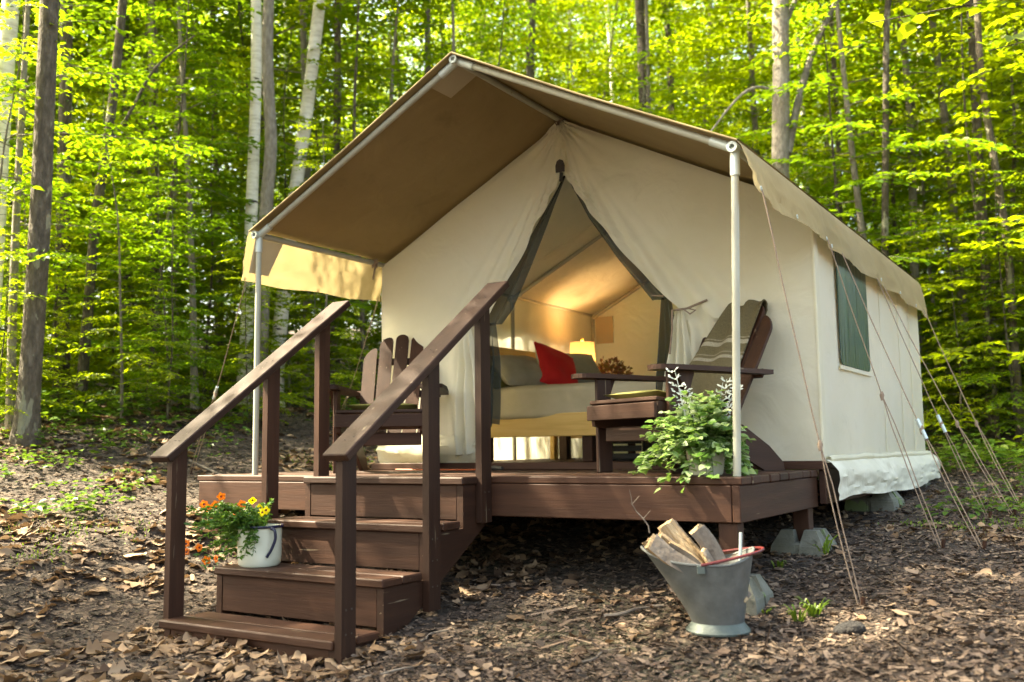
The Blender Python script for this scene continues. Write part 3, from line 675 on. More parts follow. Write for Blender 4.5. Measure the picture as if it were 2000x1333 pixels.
# ------------------------------------------------------------------ inside the tent
FZ = .037
bed = thing('pine_bed', (-2.05, 3.05, FZ), 'pine double bed with headboard and grey beige bedding inside the tent', 'bed')
by0, by1, bx0, bx1 = 2.32, 3.80, -3.06, -1.02
zr0, zr1, zm = at(982, 855, 1, by0).z, at(982, 811, 1, by0).z, at(982, 754, 1, by0+.05).z
for y in (by0, by1-.03): MB().box((bx0, y, zr0), (bx1, y+.03, zr1), .006).build('side_rail', M['pine'], bed)
MB().box((bx1-.03, by0+.031, zr0), (bx1, by1-.031, zr1), .006).build('foot_rail', M['pine_y'], bed)
zh = at(1085, 692, 0, bx0).z
for y in (by0+.05, by1-.10): MB().box((bx0-.05, y, FZ), (bx0-.002, y+.08, zh+.02), .006).build('headboard_post', M['pine'], bed)
for z0, z1 in ((zh-.13, zh-.01), (zh-.40, zh-.28)): MB().box((bx0-.04, by0+.135, z0), (bx0-.012, by1-.105, z1), .006).build('headboard_rail', M['pine_y'], bed)
for x in (bx0+.06, -2.05, bx1-.12):
    for y in (by0+.04, by1-.12): MB().box((x, y, FZ), (x+.085, y+.085, zr0+.02), .005).build('leg', M['wood_z'], bed)
def rbox(lo, hi, e=6, n=26, wob=.008, seed=0):
    lo, hi = Vector(lo), Vector(hi); c = (lo+hi)/2; h = (hi-lo)/2; m = MB()
    def sp(t, p): return math.copysign(abs(t)**(2/p), t)
    def fn(u, v):
        a, b = 2*PI*u, PI*(v-.5); q = Vector((sp(math.cos(b), e)*sp(math.cos(a), e)*h.x, sp(math.cos(b), e)*sp(math.sin(a), e)*h.y, sp(math.sin(b), e)*h.z))
        w = wob*mnoise.noise((q.x*4+seed, q.y*4, q.z*5)); return tuple(c+q*(1+w/max(.1, h.z)))
    return m.grid(fn, n*3, n)
rbox((bx0+.02, by0-.02, zr1-.06), (bx1+.02, by1+.02, zm), 7, 40, .014).build('bedding', M['sheet'], bed, smooth=True)
def bed_pillow(uv, xw_, wd, dp, h, rot, name, mat, label, back=None):
    c = at(uv[0], uv[1], 0, xw_); mw = Matrix.Translation(c) @ rot
    t = thing(name, c, label, 'pillow')
    m = pillow_mesh(wd, dp, h, wob=.02, seed=uv[0])
    if back is None: put(m, mw).build('cover', mat, t, smooth=True)
    else:
        half = len(m.v)//2; f = MB(); f.v = m.v[:half]; f.f = [q for q in m.f if max(q) < half]; put(f, mw).build('cover', mat, t, smooth=True)
        g2 = MB(); g2.v = m.v[half:]; g2.f = [tuple(i-half for i in q) for q in m.f if min(q) >= half]; put(g2, mw).build('backing', back, t, smooth=True)
def rot3(z, x, y=0): return Matrix.Rotation(R(z), 4, 'Z') @ Matrix.Rotation(R(x), 4, 'X') @ Matrix.Rotation(R(y), 4, 'Y')
bed_pillow((1022, 727), -2.72, .62, .42, .19, rot3(75, 38), 'bed_pillow', M['pillow'], 'crumpled taupe pillow on the bed beside the red cushion')
bed_pillow((1088, 722), -2.55, .46, .46, .15, rot3(78, 60) @ Matrix.Rotation(R(-20), 4, 'Z'), 'red_cushion', M['red'], 'square red cushion with white backing on the bed', M['white_cloth'])
bed_pillow((1128, 722), -2.78, .5, .42, .16, rot3(60, 50), 'bed_pillow', M['slate_pillow'], 'slate grey pillow between red cushion and lamp')
bed_pillow((975, 735), -2.9, .5, .4, .16, rot3(80, 35), 'bed_pillow', M['olive'], 'mustard pillow half hidden behind the handrail post')
ns = thing('nightstand', (-2.86, 4.15, FZ), 'brown wooden nightstand beside the bed holding the lamp', 'table')
MB().box((-3.10, 3.86, .60), (-2.55, 4.45, .63), .005).build('table_top', M['wood_x'], ns)
for x in (-3.07, -2.62):
    for y in (3.89, 4.37): MB().box((x, y, FZ), (x+.045, y+.045, .599), .004).build('leg', M['wood_z'], ns)
lc = Vector((-2.90, 4.0, .631)); zt, zb = at(1132, 669, 0, -2.9).z, at(1132, 744, 0, -2.9).z
lamp = thing('table_lamp', lc, 'lit table lamp with glowing cream drum shade beside the bed', 'lamp')
MB().lathe([(0, 0), (.07, 0), (.07, .015), (.03, .03), (.055, .09), (.05, .13), (.015, .17), (.010, zb-lc.z+.05), (0, zb-lc.z+.05)], lc, 20).build('base', M['enamel'], lamp, smooth=True)
MB().lathe([(.138, zb-lc.z), (.116, zt-lc.z)], lc, 32).build('lamp_shade', M['shade'], lamp, smooth=True)
MB().lathe([(0, zt-lc.z-.02), (.008, zt-lc.z-.02), (.008, zt-lc.z+.01), (.017, zt-lc.z+.02), (.012, zt-lc.z+.04), (0, zt-lc.z+.045)], lc, 12).build('finial', M['pine'], lamp, smooth=True)
pl = bpy.data.lights.new('lamp_bulb', 'POINT'); pl.energy = 4.6; pl.color = (1, .66, .36); pl.shadow_soft_size = .035
po = link(bpy.data.objects.new('lamp_bulb', pl)); po.location = (0, 0, (zt+zb)/2-lc.z); po.parent = lamp
# leaf helper ----------------------------------------------------------------
def leaf_arrays(C, D, Nn, Ls, wr=.32, fold=.12):
    C = np.asarray(C, float); D = np.asarray(D, float); Nn = np.asarray(Nn, float); Ls = np.asarray(Ls, float)[:, None]
    D /= np.linalg.norm(D, axis=1, keepdims=True)+1e-9
    Sd = np.cross(D, Nn); Sd /= np.linalg.norm(Sd, axis=1, keepdims=True)+1e-9; Nn = np.cross(Sd, D)
    V = np.stack([C, C+D*Ls*.3+Sd*Ls*wr+Nn*Ls*fold, C+D*Ls*.68+Sd*Ls*wr*.8+Nn*Ls*fold, C+D*Ls-Nn*Ls*.08, C+D*Ls*.68-Sd*Ls*wr*.8+Nn*Ls*fold, C+D*Ls*.3-Sd*Ls*wr+Nn*Ls*fold], 1)
    n = len(C); b = (np.arange(n)*6)[:, None]
    Fc = np.concatenate([b+np.array([[0, 1, 2, 3]]), b+np.array([[0, 3, 4, 5]])], 0)
    return V.reshape(-1, 3), Fc
def rnd_dir(n, zl=-1, zh=1):
    a = rng.uniform(0, 2*PI, n); z = rng.uniform(zl, zh, n); r = np.sqrt(np.maximum(0, 1-z*z)); return np.stack([r*np.cos(a), r*np.sin(a), z], 1)
bq = Vector((-2.66, 4.10, .631)); vs = thing('dried_bouquet', bq, 'bunch of dried flowers in a dark vase beside the lit lamp', 'flowers')
MB().lathe([(0, 0), (.045, 0), (.06, .06), (.045, .13), (.05, .17), (.04, .165), (0, .12)], bq, 16).build('vase', M['dark_leather'], vs, smooth=True)
n = 420; d = rnd_dir(n, -.1, 1); C = d*rng.uniform(.06, .21, (n, 1))*np.array([1, 1, .8])+np.array([0, 0, .2])
V, Fc = leaf_arrays(C, d+rng.normal(0, .4, (n, 3)), rnd_dir(n), rng.uniform(.025, .05, n)); o = fast_mesh('blooms', V, Fc, M['dried_flower'], vs); o['kind'] = 'stuff'
gl = at(1279, 738, 1, 4.25); gt = thing('side_table', (gl.x, gl.y, FZ), 'small dark side table by the back wall of the tent', 'table')
MB().box((gl.x-.2, gl.y-.2, .55), (gl.x+.2, gl.y+.2, .58), .005).build('table_top', M['wood_x'], gt)
for sx in (-1, 1):
    for sy in (-1, 1): MB().box((gl.x+sx*.17-.02, gl.y+sy*.17-.02, FZ), (gl.x+sx*.17+.02, gl.y+sy*.17+.02, .549), .004).build('leg', M['wood_z'], gt)
gb = thing('paper_lantern', (gl.x, gl.y, .581), 'small cream ribbed globe lantern on the side table', 'lantern')
MB().lathe([(.03, 0)]+[(.095*math.sin(PI*(.1+.8*i/24))*(1+.03*(i % 2)), .1-.1*math.cos(PI*(.1+.8*i/24))) for i in range(25)]+[(.02, .2)], (gl.x, gl.y, .581), 24).build('globe', M['white_cloth'], gb, smooth=True)
MB().lathe([(0, .195), (.022, .195), (.022, .205), (0, .205)], (gl.x, gl.y, .581), 14).build('cap', M['black'], gb)
cr = thing('storage_crate', (-1.95, 3.0, FZ), 'dark slatted crate stored under the bed', 'crate')
for z in (.05, .11, .17): MB().box((-2.2, 2.72, z), (-1.72, 2.735, z+.045), .003).build('slat', M['black'], cr)
for x in (-2.21, -1.72): MB().box((x, 2.736, .038), (x+.015, 3.2, .22), .003).build('side', M['black'], cr)
MB().box((-2.19, 2.74, .038), (-1.725, 3.2, .048), .003).build('bottom', M['black'], cr)
# extension cord on the deck
pts = [Vector((-2.9, 1.15, .008)), Vector((-2.7, 1.12, .006)), Vector((-2.5, 1.16, .006)), Vector((-2.3, 1.10, .006)), Vector((-2.12, 1.13, .007))]
ct = thing('extension_cord', pts[0], 'orange extension cord with black plug lying on the deck', 'cord')
MB().tube([pts[i].lerp(pts[i+1], k/4) for i in range(4) for k in range(4)]+[pts[-1]], .005, 6).build('cable', M['orange'], ct, smooth=True)
MB().tube([(-2.12, 1.13, .012), (-2.04, 1.12, .017), (-1.97, 1.10, .014)], [.008, .017, .012], 8).build('plug', M['black'], ct, smooth=True)

# ------------------------------------------------------------------ pot plant on the deck corner
pc = Vector((-.245, .24, .002)); pt = thing('potted_plant', pc, 'white pot with spilling variegated green plant on the deck corner', 'potted plant')
MB().lathe([(0, 0), (.075, 0), (.082, .01), (.098, .14), (.105, .145), (.105, .158), (.094, .158), (.090, .14), (0, .135)], pc, 28).build('pot', M['enamel'], pt, smooth=True)
def stems(c, n, rr, zlo, zhi, droop, bias=(0, 0)):
    out = []
    for i in range(n):
        a = random.uniform(0, 2*PI); r = rr*math.sqrt(random.random()); h = random.uniform(zlo, zhi)
        e = Vector((r*math.cos(a)+bias[0]*r/rr, r*math.sin(a)+bias[1]*r/rr, h-droop*(r/rr)**2)); b = Vector((.04*math.cos(a), .04*math.sin(a), .14))
        mdl = b.lerp(e, .5)+Vector((0, 0, .06+.3*max(0, b.z-e.z))); out.append([c+b.lerp(mdl, t).lerp(mdl.lerp(e, t), t) for t in (0, .25, .5, .75, 1)])
    return out
sp = stems(pc, 190, .30, .20, .44, .30, (-.06, -.04)); sm_ = MB(); C = []; D = []; NN = []; LL = []
for p in sp:
    p = [Vector((q.x, q.y, max(q.z, .012) if q.y > .0 else q.z)) for q in p]
    sm_.tube(p, [.0028, .0025, .002, .0016, .001], 4, False)
    for i in range(1, 5):
        for k in range(5):
            q = p[i].lerp(p[i-1], random.random()); dr = (p[i]-p[i-1]).normalized()*.5+Vector(rnd_dir(1, -.3, .3)[0])
            C.append(q); D.append(dr); NN.append(Vector((0, -.25, 1))+Vector(rng.normal(0, .3, 3))); LL.append(random.uniform(.028, .055))
sm_.build('stems', M['petunia_leaf'], pt)
V, Fc = leaf_arrays(np.array(C)-np.array(pc), D, NN, LL, .40, .08); o = fast_mesh('foliage', V, Fc, M['plant'], pt); o['kind'] = 'stuff'
C = []; D = []; NN = []; LL = []; sv = MB()
for (dx, dy, h) in ((-.10, -.02, .50), (-.07, .03, .40), (.08, .0, .44), (.11, .03, .40)):
    top = pc+Vector((dx*1.5, dy, h)); b = pc+Vector((dx*.3, dy*.3, .14)); pp = [b.lerp(top, t)+Vector((.02*math.sin(t*3+dx*20), 0, 0)) for t in (0, .33, .66, 1)]
    sv.tube(pp, [.004, .0035, .003, .0015], 5, False)
    for t in np.linspace(.5, 1, 6):
        for sg in (-1, 1):
            L = .075*(1.25-t)+.02; a = random.uniform(0, PI); ax = Vector((sg*math.cos(a*.4), sg*math.sin(a*.4)*.5, .55)).normalized(); q0 = b.lerp(top, t)
            for j in range(4):
                C.append(q0+ax*L*j/5); D.append(ax+Vector(rng.normal(0, .5, 3))); NN.append(Vector((0, -1, .6))); LL.append(.022)
sv.build('silver_stems', M['silver'], pt)
V, Fc = leaf_arrays(np.array(C)-np.array(pc), D, NN, LL, .20, .05); o = fast_mesh('silver_foliage', V, Fc, M['silver'], pt); o['kind'] = 'stuff'

# ------------------------------------------------------------------ flower pot on the steps
fc = Vector((-2.285, -.695, -2*RI+.001)); fp = thing('flower_pot', fc, 'cream enamel pot of orange and yellow flowers on the steps', 'flower pot')
ept = MB().lathe([(0, 0), (.095, 0), (.106, .012), (.110, .05), (.110, .188), (.118, .192), (.118, .2), (.106, .2), (.104, .18), (0, .165)], fc, 32).build('pot', M['enamel'], fp, smooth=True)
MB().lathe([(.1185, .19), (.1205, .196), (.1185, .203), (.108, .203)], fc, 32).build('rim', M['navy'], ept, smooth=True)
hd = RT*.45-np.array([0, 0, 0])+(-np.array([FW[0], FW[1], 0]))*.9; hd = Vector(hd).normalized(); sdv = Vector((-hd.y, hd.x, 0))
hp = [fc+hd*.119+sdv*.03+Vector((0, 0, .19)), fc+hd*.135+sdv*.045+Vector((0, 0, .185)), fc+hd*.138+sdv*.05+Vector((0, 0, .14)), fc+hd*.13+sdv*.03+Vector((0, 0, .085)), fc+hd*.118+sdv*.01+Vector((0, 0, .05))]
hs_ = [hp[0]]+[hp[i].lerp(hp[i+1], j/4) for i in range(4) for j in range(1, 5)]
for _ in range(2): hs_ = [hs_[0]]+[(hs_[i-1]+hs_[i]*2+hs_[i+1])/4 for i in range(1, len(hs_)-1)]+[hs_[-1]]
MB().tube(hs_, .0075, 8).build('handle', M['navy'], fp, smooth=True)
lf = -Vector((RT[0], RT[1], 0)).normalized(); C = []; D = []; NN = []; LL = []; sm_ = MB(); tips = []
for i in range(140):
    a = random.uniform(-1.7, 1.7); L = random.uniform(.12, .36) if abs(a) < 1.0 else random.uniform(.08, .2); dr = (Matrix.Rotation(a, 3, 'Z') @ lf); k = random.random()
    b = fc+dr*.05+Vector((0, 0, .17)); e = b+dr*L*.85+Vector((0, 0, random.uniform(.02, .15)-(.42*max(0, L-.16) if k < .6 else .0)-.15*(k < .3)))
    mdl = b.lerp(e, .5)+Vector((0, 0, .06)); p = [b.lerp(mdl, t).lerp(mdl.lerp(e, t), t) for t in (0, .25, .5, .75, 1)]
    sm_.tube(p, [.0022, .002, .0018, .0014, .001], 4, False); tips.append(p[-1])
    for i2 in range(1, 5):
        for k2 in range(7):
            C.append(p[i2].lerp(p[i2-1], random.random())); D.append((p[i2]-p[i2-1]).normalized()*.6+Vector(rnd_dir(1, -.4, .6)[0])); NN.append(Vector(rnd_dir(1, .2, 1)[0])); LL.append(random.uniform(.018, .034))
sm_.build('stems', M['petunia_leaf'], fp)
V, Fc = leaf_arrays(np.array(C)-np.array(fc), D, NN, LL, .24, .06); o = fast_mesh('foliage', V, Fc, M['petunia_leaf'], fp); o['kind'] = 'stuff'
def flower(pos, face, r, mat, pet=5):
    f = Vector(face).normalized(); a = f.cross(Vector((0, 0, 1))).normalized(); b = a.cross(f); m = MB(); n = 20
    ring = lambda rr, dz: [pos+(a*math.cos(2*PI*k/n)+b*math.sin(2*PI*k/n))*rr*(1+(.16*math.cos(pet*2*PI*k/n) if rr > r*.6 else 0))+f*dz for k in range(n)]
    v = ring(r*.22, -.3*r)+ring(r*.62, .12*r)+ring(r, .02*r); m.add(v, [(i*n+k, i*n+(k+1) % n, (i+1)*n+(k+1) % n, (i+1)*n+k) for i in range(2) for k in range(n)])
    o = m.build('flower', mat, fp, smooth=True); m = MB(); m.add(ring(r*.32, -.12*r), [tuple(range(n))]); m.build('throat', M['petal_core'], o)
tocam = Vector(CAM)-fc; tocam.normalize()
def fpos(u, v, dd=0): return at(u, v, 1, fc.y-.06+dd)
for (u, v) in ((363, 1062), (364, 1078), (389, 1070), (422, 1092), (403, 1095), (472, 985), (462, 1003), (428, 1008), (421, 985), (407, 992), (432, 970), (410, 1018), (398, 985)):
    p = fpos(u, v, random.uniform(-.05, .05)); flower(p, tocam+Vector(rng.normal(0, .35, 3)), random.uniform(.018, .022), M['petal_orange'])
for (u, v) in ((493, 978), (508, 992), (520, 997), (512, 1001)): flower(fpos(u, v), tocam+Vector(rng.normal(0, .3, 3)), .019, M['petal_yellow'], 4)

# ------------------------------------------------------------------ coal scuttle with firewood
sc = on_ground(1403, 1232); sc.z = G(sc.x, sc.y)-.004
srz = math.atan2(RT[1], RT[0])+R(-6)
MS = Matrix.Translation(sc) @ Matrix.Rotation(srz, 4, 'Z')
sct = thing('coal_scuttle', sc, 'grey galvanised coal scuttle with red handle holding split firewood', 'scuttle')
def scut(shell):
    def fn(u, v):
        a = 2*PI*u; ca, sa = math.cos(a), math.sin(a); t = v
        ax = (.105+.05*t) if ca > 0 else (.105+.20*t**1.15); bb = .105+.055*t-.045*t*max(0, -ca)**2
        H = .268+.035*max(0, ca)**2+.04*max(0, -ca)**4-.02*abs(sa)
        s = 1-shell
        return tuple(MS @ Vector((ca*ax*s+.0, sa*bb*s, .035+H*t*(1 if not shell else .995)+shell*.02*(1-t))))
    return fn
MB().grid(scut(0), 48, 14).build('body', M['zinc'], sct, smooth=True)
MB().grid(scut(.025), 48, 14).build('inner_wall', M['zinc'], sct, smooth=True)
rp = [Vector(scut(0)(k/48, 1)) for k in range(49)]; MB().tube(rp, .0055, 6, False).build('rim', M['zinc'], sct, smooth=True)
m = MB(); n = 56
for r, z in ((.128, 0), (.130, .008), (.112, .032), (.104, .045), (.103, .05)):
    m.v += [tuple(MS @ Vector(((r+.004*(k % 2)*(z < .03))*math.cos(2*PI*k/n), (r+.004*(k % 2)*(z < .03))*math.sin(2*PI*k/n), z))) for k in range(n)]
m.f = [(i*n+k, i*n+(k+1) % n, (i+1)*n+(k+1) % n, (i+1)*n+k) for i in range(4) for k in range(n)]; m.build('foot_ring', M['zinc_base'], sct, smooth=True)
hpts = [MS @ Vector((-.075+.27*math.cos(a), .162*math.sin(a), .285+.05*math.cos(a))) for a in np.linspace(-PI/2, PI/2, 21)]
MB().tube(hpts, .006, 8).build('bail_handle', M['red_handle'], sct, smooth=True)
for sy in (-1, 1):
    q = MB().box((-.016, -.004, -.022), (.016, .004, .012), .003); q.v = [tuple(MS @ (Vector(v)+Vector((-.075, sy*.158, .272)))) for v in q.v]; q.build('ear', M['zinc_base'], sct)
def log(a, b, r, label, seed, spin):
    a, b = MS @ Vector(a), MS @ Vector(b); d = (b-a); Lg = d.length; random.seed(seed)
    prof = [(-.9, -.5), (-.5, -.66), (-.1, -.72), (.4, -.64), (.85, -.45), (.7, -.05), (.55, .35), (.3, .66), (.05, .95), (-.28, .7), (-.6, .4), (-.78, 0)]
    t = thing('firewood_log', a, label, 'firewood', 'split firewood in the scuttle', local=True)
    t.rotation_mode = 'QUATERNION'; t.rotation_quaternion = d.to_track_quat('Z', 'Y') @ Matrix.Rotation(spin, 3, 'Z').to_quaternion()
    m = MB(); n = 12; L = 10; tw = random.uniform(-.25, .25); jt = [random.uniform(-.06, .06) for _ in range(24)]
    for i in range(L+1):
        c = Vector((.012*math.sin(i*.6+seed), 0, Lg*i/L)); aa = tw*i/L; cs, sn = math.cos(aa), math.sin(aa)
        for k, (px_, py_) in enumerate(prof):
            e = 1+jt[k]+.10*mnoise.noise((k*1.7, i*.35, seed)); px_, py_ = (px_*cs-py_*sn)*e, (px_*sn+py_*cs)*e
            m.v.append((c.x+px_*r, py_*r, c.z+(random.uniform(-.010, .010) if i in (0, L) else 0)))
    m.f = [(i*n+k, i*n+(k+1) % n, (i+1)*n+(k+1) % n, (i+1)*n+k) for i in range(L) for k in range(n)]+[tuple(range(n)), tuple(L*n+k for k in range(n))]
    m.build('split_wood', M['split'], t)
    bk = MB(); kk = range(0, 5)
    for i in range(L+1):
        for e in (.97, 1.13):
            for k in kk: q = m.v[i*n+k]; bk.v.append((q[0]*(e+.03*mnoise.noise((k, i, 3))), q[1]*e, min(max(q[2], .006), Lg-.006)))
    W = 10
    for i in range(L):
        o_, p_ = i*W, (i+1)*W
        for k in range(4): bk.f += [(o_+5+k, o_+6+k, p_+6+k, p_+5+k), (o_+k, o_+k+1, p_+k+1, p_+k)]
        bk.f += [(o_, o_+5, p_+5, p_), (o_+4, o_+9, p_+9, p_+4)]
    for o_ in (0, L*W): bk.f += [(o_+k, o_+k+1, o_+6+k, o_+5+k) for k in range(4)]
    bk.build('bark', M['bark_log'], t)
log((.03, -.06, .17), (-.275, -.065, .36), .042, 'split log with greenish weathered face resting on the scuttle spout', 1, 2.4)
log((.0, .04, .14), (-.20, .04, .43), .044, 'grey barked split log standing tallest in the scuttle', 2, 3.8)
log((.11, .00, .12), (-.085, .0, .415), .040, 'pale split log leaning closest to the red handle', 3, 2.0)
log((.06, -.05, .15), (-.19, -.03, .365), .024, 'thin splintered kindling stick between two split logs', 4, 1.0)
log((.0, .085, .12), (-.27, .06, .37), .034, 'short split log at the rear of the scuttle spout', 5, .4)
log((.02, -.02, .15), (-.235, -.015, .385), .026, 'narrow pale splinter of wood lying along the tallest log', 6, 5.0)
log((.10, -.06, .13), (-.06, -.05, .33), .022, 'thin pale kindling stick low inside the scuttle', 7, 2.6)
random.seed(5)
tw = thing('dry_twig', MS @ Vector((-.30, -.01, .40)), 'thin bare twig sticking out of the scuttle spout', 'twig')
b = MS @ Vector((-.27, 0, .40)); e = MS @ Vector((-.36, .0, .58)); pp = [b.lerp(e, i/6)+Vector((.012*math.sin(i*1.3), 0, 0)) for i in range(7)]
MB().tube(pp, [.003, .0028, .0025, .002, .002, .0015, .001], 5).build('stem', M['bark_log'], tw)
for i in (2, 3, 4): MB().tube([pp[i], pp[i]+Vector((.03*(-1)**i, .01, .035))], [.0015, .0008], 4).build('side_shoot', M['bark_log'], tw)
pk = MS @ Vector((.10, .06, .16)); tag(MB().tube([pk, MS @ Vector((.115, .065, .395))], .007, 8).build('poker_rod', M['steel'], off=pk, smooth=True), 'thin metal rod standing inside the scuttle', 'rod')

# ------------------------------------------------------------------ forest
def wander(h, amp, n=14, lean=(0, 0)):
    ph = [random.uniform(0, 6.28) for _ in range(4)]
    return [Vector((lean[0]*t*h+amp*(math.sin(t*4+ph[0])-math.sin(ph[0]))*t+amp*.4*math.sin(t*11+ph[2])*t, lean[1]*t*h+amp*(math.sin(t*3.4+ph[1])-math.sin(ph[1]))*t, t*h)) for t in [i/n for i in range(n+1)]]
def path_at(p, t):
    t = min(max(t, 0), .9999)*(len(p)-1); i = int(t); return p[i].lerp(p[i+1], t-i)
def tree_mesh(h, r0, nl, zlo, prof, leaf, droop=.25, dens=1.0, amp=.18, spray=.12, seed=0, conifer=False):
    """trunk (with limbs) and crown meshes of one tree, at the origin"""
    random.seed(seed); p = wander(h, amp); tr = MB(); n = len(p)
    rad = [r0*(1.35 if i == 0 else 1)*(1-.86*(i/(n-1))**1.1) for i in range(n)]
    p[0] = p[0]+Vector((0, 0, -.25)); tr.tube(p, rad, 9)
    C = []; D = []; NN = []; LL = []
    for k in range(nl):
        f = zlo+(1-zlo)*((k+random.random())/nl); f = min(f, .985); s = path_at(p, f); az = k*2.4+random.uniform(-.6, .6)
        L = prof((f-zlo)/(1-zlo))*random.uniform(.65, 1.15); d = Vector((math.cos(az), math.sin(az), 0)); rise = random.uniform(.1, .45)*(1-.5*(not conifer)) if not conifer else -.12
        lp = [s+d*L*t+Vector((0, 0, L*(rise*t-droop*t*t)))+Vector((-d.y, d.x, 0))*(.06*L*math.sin(t*5+k)) for t in (0, .2, .4, .6, .8, 1)]
        lr = max(.004, r0*.22*(1-f*.6)); tr.tube(lp, [lr, lr*.8, lr*.62, lr*.45, lr*.3, lr*.12], 5, False)
        nt_ = max(3, int(L/spray))
        for j in range(nt_):
            t = .18+.82*(j+random.random())/nt_; q = path_at(lp, t); sg = 1 if j % 2 else -1
            dd = (path_at(lp, min(1, t+.1))-path_at(lp, t-.1)).normalized(); tdir = (dd+Vector((-d.y, d.x, 0))*sg*random.uniform(.6, 1.3)+Vector((0, 0, random.uniform(-.25, .15)))).normalized()
            TL = random.uniform(.25, .5)*L*(1.1-t*.75)*(1 if not conifer else .7)+.06; nlv = max(3, int(TL/(leaf*.55)*dens))
            for i in range(nlv):
                u = (i+.5)/nlv; s2 = 1 if i % 2 else -1; pos = q+tdir*TL*u+Vector((0, 0, -.12*TL*u*u))
                ld = (tdir*.7+Vector((-tdir.y, tdir.x, 0))*s2*random.uniform(.5, 1.1)+Vector((0, 0, random.uniform(-.35, .1))))
                C.append(pos); D.append(ld); NN.append((random.gauss(0, .28), random.gauss(0, .28), 1)); LL.append(leaf*random.uniform(.7, 1.25))
    return tr, leaf_arrays(np.array(C), np.array(D), np.array(NN), np.array(LL), .30 if not conifer else .16, .10), p
def tree_proto(kind, seed, mat, bark, **kw):
    tr, (V, Fc), p = tree_mesh(seed=seed, **kw)
    o = bpy.data.objects.new(kind, None); link(o); ORG[o.name] = Vector((0, 0, 0))
    tr.build('trunk', M[bark], o, smooth=True, fix=False); fast_mesh('crown', V, Fc, M[mat], o); return o
low = lambda t: 1.75*(1-.62*t)*(.75+.25*math.sin(t*9))+.25
mid = lambda t: 2.3*math.sin(PI*min(1, .22+.75*t))**.8+.35
con = lambda t: 1.9*(1-t)+.2
SAP = [tree_proto('understory_tree', 100+i, ['leaf', 'leaf', 'leaf2', 'leaf2', 'leaf'][i], ['bark', 'bark', 'bark_pale', 'bark', 'bark_pale'][i], h=[7.5, 9, 8.2, 6, 10][i], r0=[.034, .045, .04, .028, .055][i], nl=[50, 56, 54, 46, 60][i], zlo=[.08, .14, .08, .06, .2][i], prof=low, leaf=.108, droop=.22, dens=1.0, spray=.115) for i in range(5)]
CAN = [tree_proto('canopy_tree', 200+i, ['leaf2', 'leaf', 'leaf2', 'leaf2'][i], ['bark_pale', 'bark', 'birch', 'bark'][i], h=[15, 17, 16, 13.5][i], r0=[.085, .09, .075, .065][i], nl=[66, 70, 62, 60][i], zlo=[.26, .32, .3, .22][i], prof=mid, leaf=.15, droop=.2, dens=.95, amp=.3, spray=.17) for i in range(4)]
HEM = [tree_proto('hemlock_tree', 300+i, 'leaf_dark', 'bark', h=[6.5, 8][i], r0=[.06, .08][i], nl=[70, 80][i], zlo=.06, prof=con, leaf=.075, droop=.18, dens=.9, spray=.11, conifer=True) for i in range(2)]
used = set()
def plant(proto, pos, sc, label, cat, group, rz=None, tilt=0):
    if proto.name in used: o = copy_tree(proto)
    else: o = proto; used.add(proto.name)
    o.location = pos; s = sc; o.scale = (s, s, s); o.rotation_euler = (random.uniform(-tilt, tilt), random.uniform(-tilt, tilt), random.uniform(0, 6.28) if rz is None else rz)
    return tag(o, label, cat, group)
random.seed(21)
def clear(p, m):
    return not (-4.6-m < p.x < 1.2+m and -2.8-m*.5 < p.y < 5.8+m)
SL = ['slender leafy understory tree with grey stem in the wood behind the tent', 'slender leafy sapling with bright yellow green leaves in the wood']
CL = ['tall pale barked tree with bright crown deep in the wood', 'tall dark barked tree with green crown deep in the wood', 'tall white birch with leafy crown deep in the wood', 'tall slim dark tree with yellow green crown deep in the wood']
def sun_lane(p):    # the gap in the wood through which the sun reaches the front of the tent
    rx, ry = p.x+3, p.y-1.0; return -(.92*rx+.39*ry) > 2 and abs(.39*rx-.92*ry) < 1.9
# understory: rings of increasing distance, dense enough to close the view
cnt = 0
for d0, d1, n, s0, s1 in ((7.5, 11, 22, .6, .85), (11, 16, 44, .7, 1.0), (16, 24, 60, .85, 1.2), (24, 40, 64, 1.1, 1.6)):
    for k in range(n):
        u = -500+3000*(k+random.random())/n; d = random.uniform(d0, d1); p = along(u, d)
        if not clear(p, 1.1) : continue
        if d < 11 and 420 < u < 1750: continue
        if u < 0 and sun_lane(p): continue
        i = random.randrange(5); right = u > 1000
        if right and random.random() < .5: i = random.choice((2, 3))
        plant(SAP[i], p-Vector((0, 0, .02)), random.uniform(s0, s1), SL[1 if i in (2, 3) else 0], 'tree', 'understory trees '+('with yellow green leaves' if i in (2, 3) else 'with grey stems'), tilt=.05); cnt += 1
for k in range(46):      # low bushes and saplings at the edge of the clearing
    u = random.choice((random.uniform(-250, 640), random.uniform(-250, 640), random.uniform(1830, 2250))); d = random.uniform(8.6, 14) if u < 1000 else random.uniform(9.5, 15); p = along(u, d)
    if not clear(p, .5): continue
    i = random.choice((0, 2, 3, 3)); plant(SAP[i], p-Vector((0, 0, .03)), random.uniform(.24, .46), 'low bushy sapling with leaves down to the ground at the clearing edge', 'sapling', 'low saplings at the clearing edge', tilt=.08)
for d0, d1, n, s0, s1 in ((12.5, 20, 20, .7, .95), (20, 30, 18, .8, 1.1), (30, 48, 34, .9, 1.35)):
    for k in range(n):
        u = -400+2800*(k+random.random())/n; d = random.uniform(d0, d1); p = along(u, d)
        if not clear(p, 1.5): continue
        i = random.randrange(4); plant(CAN[i], p-Vector((0, 0, .03)), random.uniform(s0, s1), CL[i], 'tree', ['pale barked canopy trees', 'dark barked canopy trees', 'birches in the wood', 'slim dark canopy trees'][i], tilt=.03)
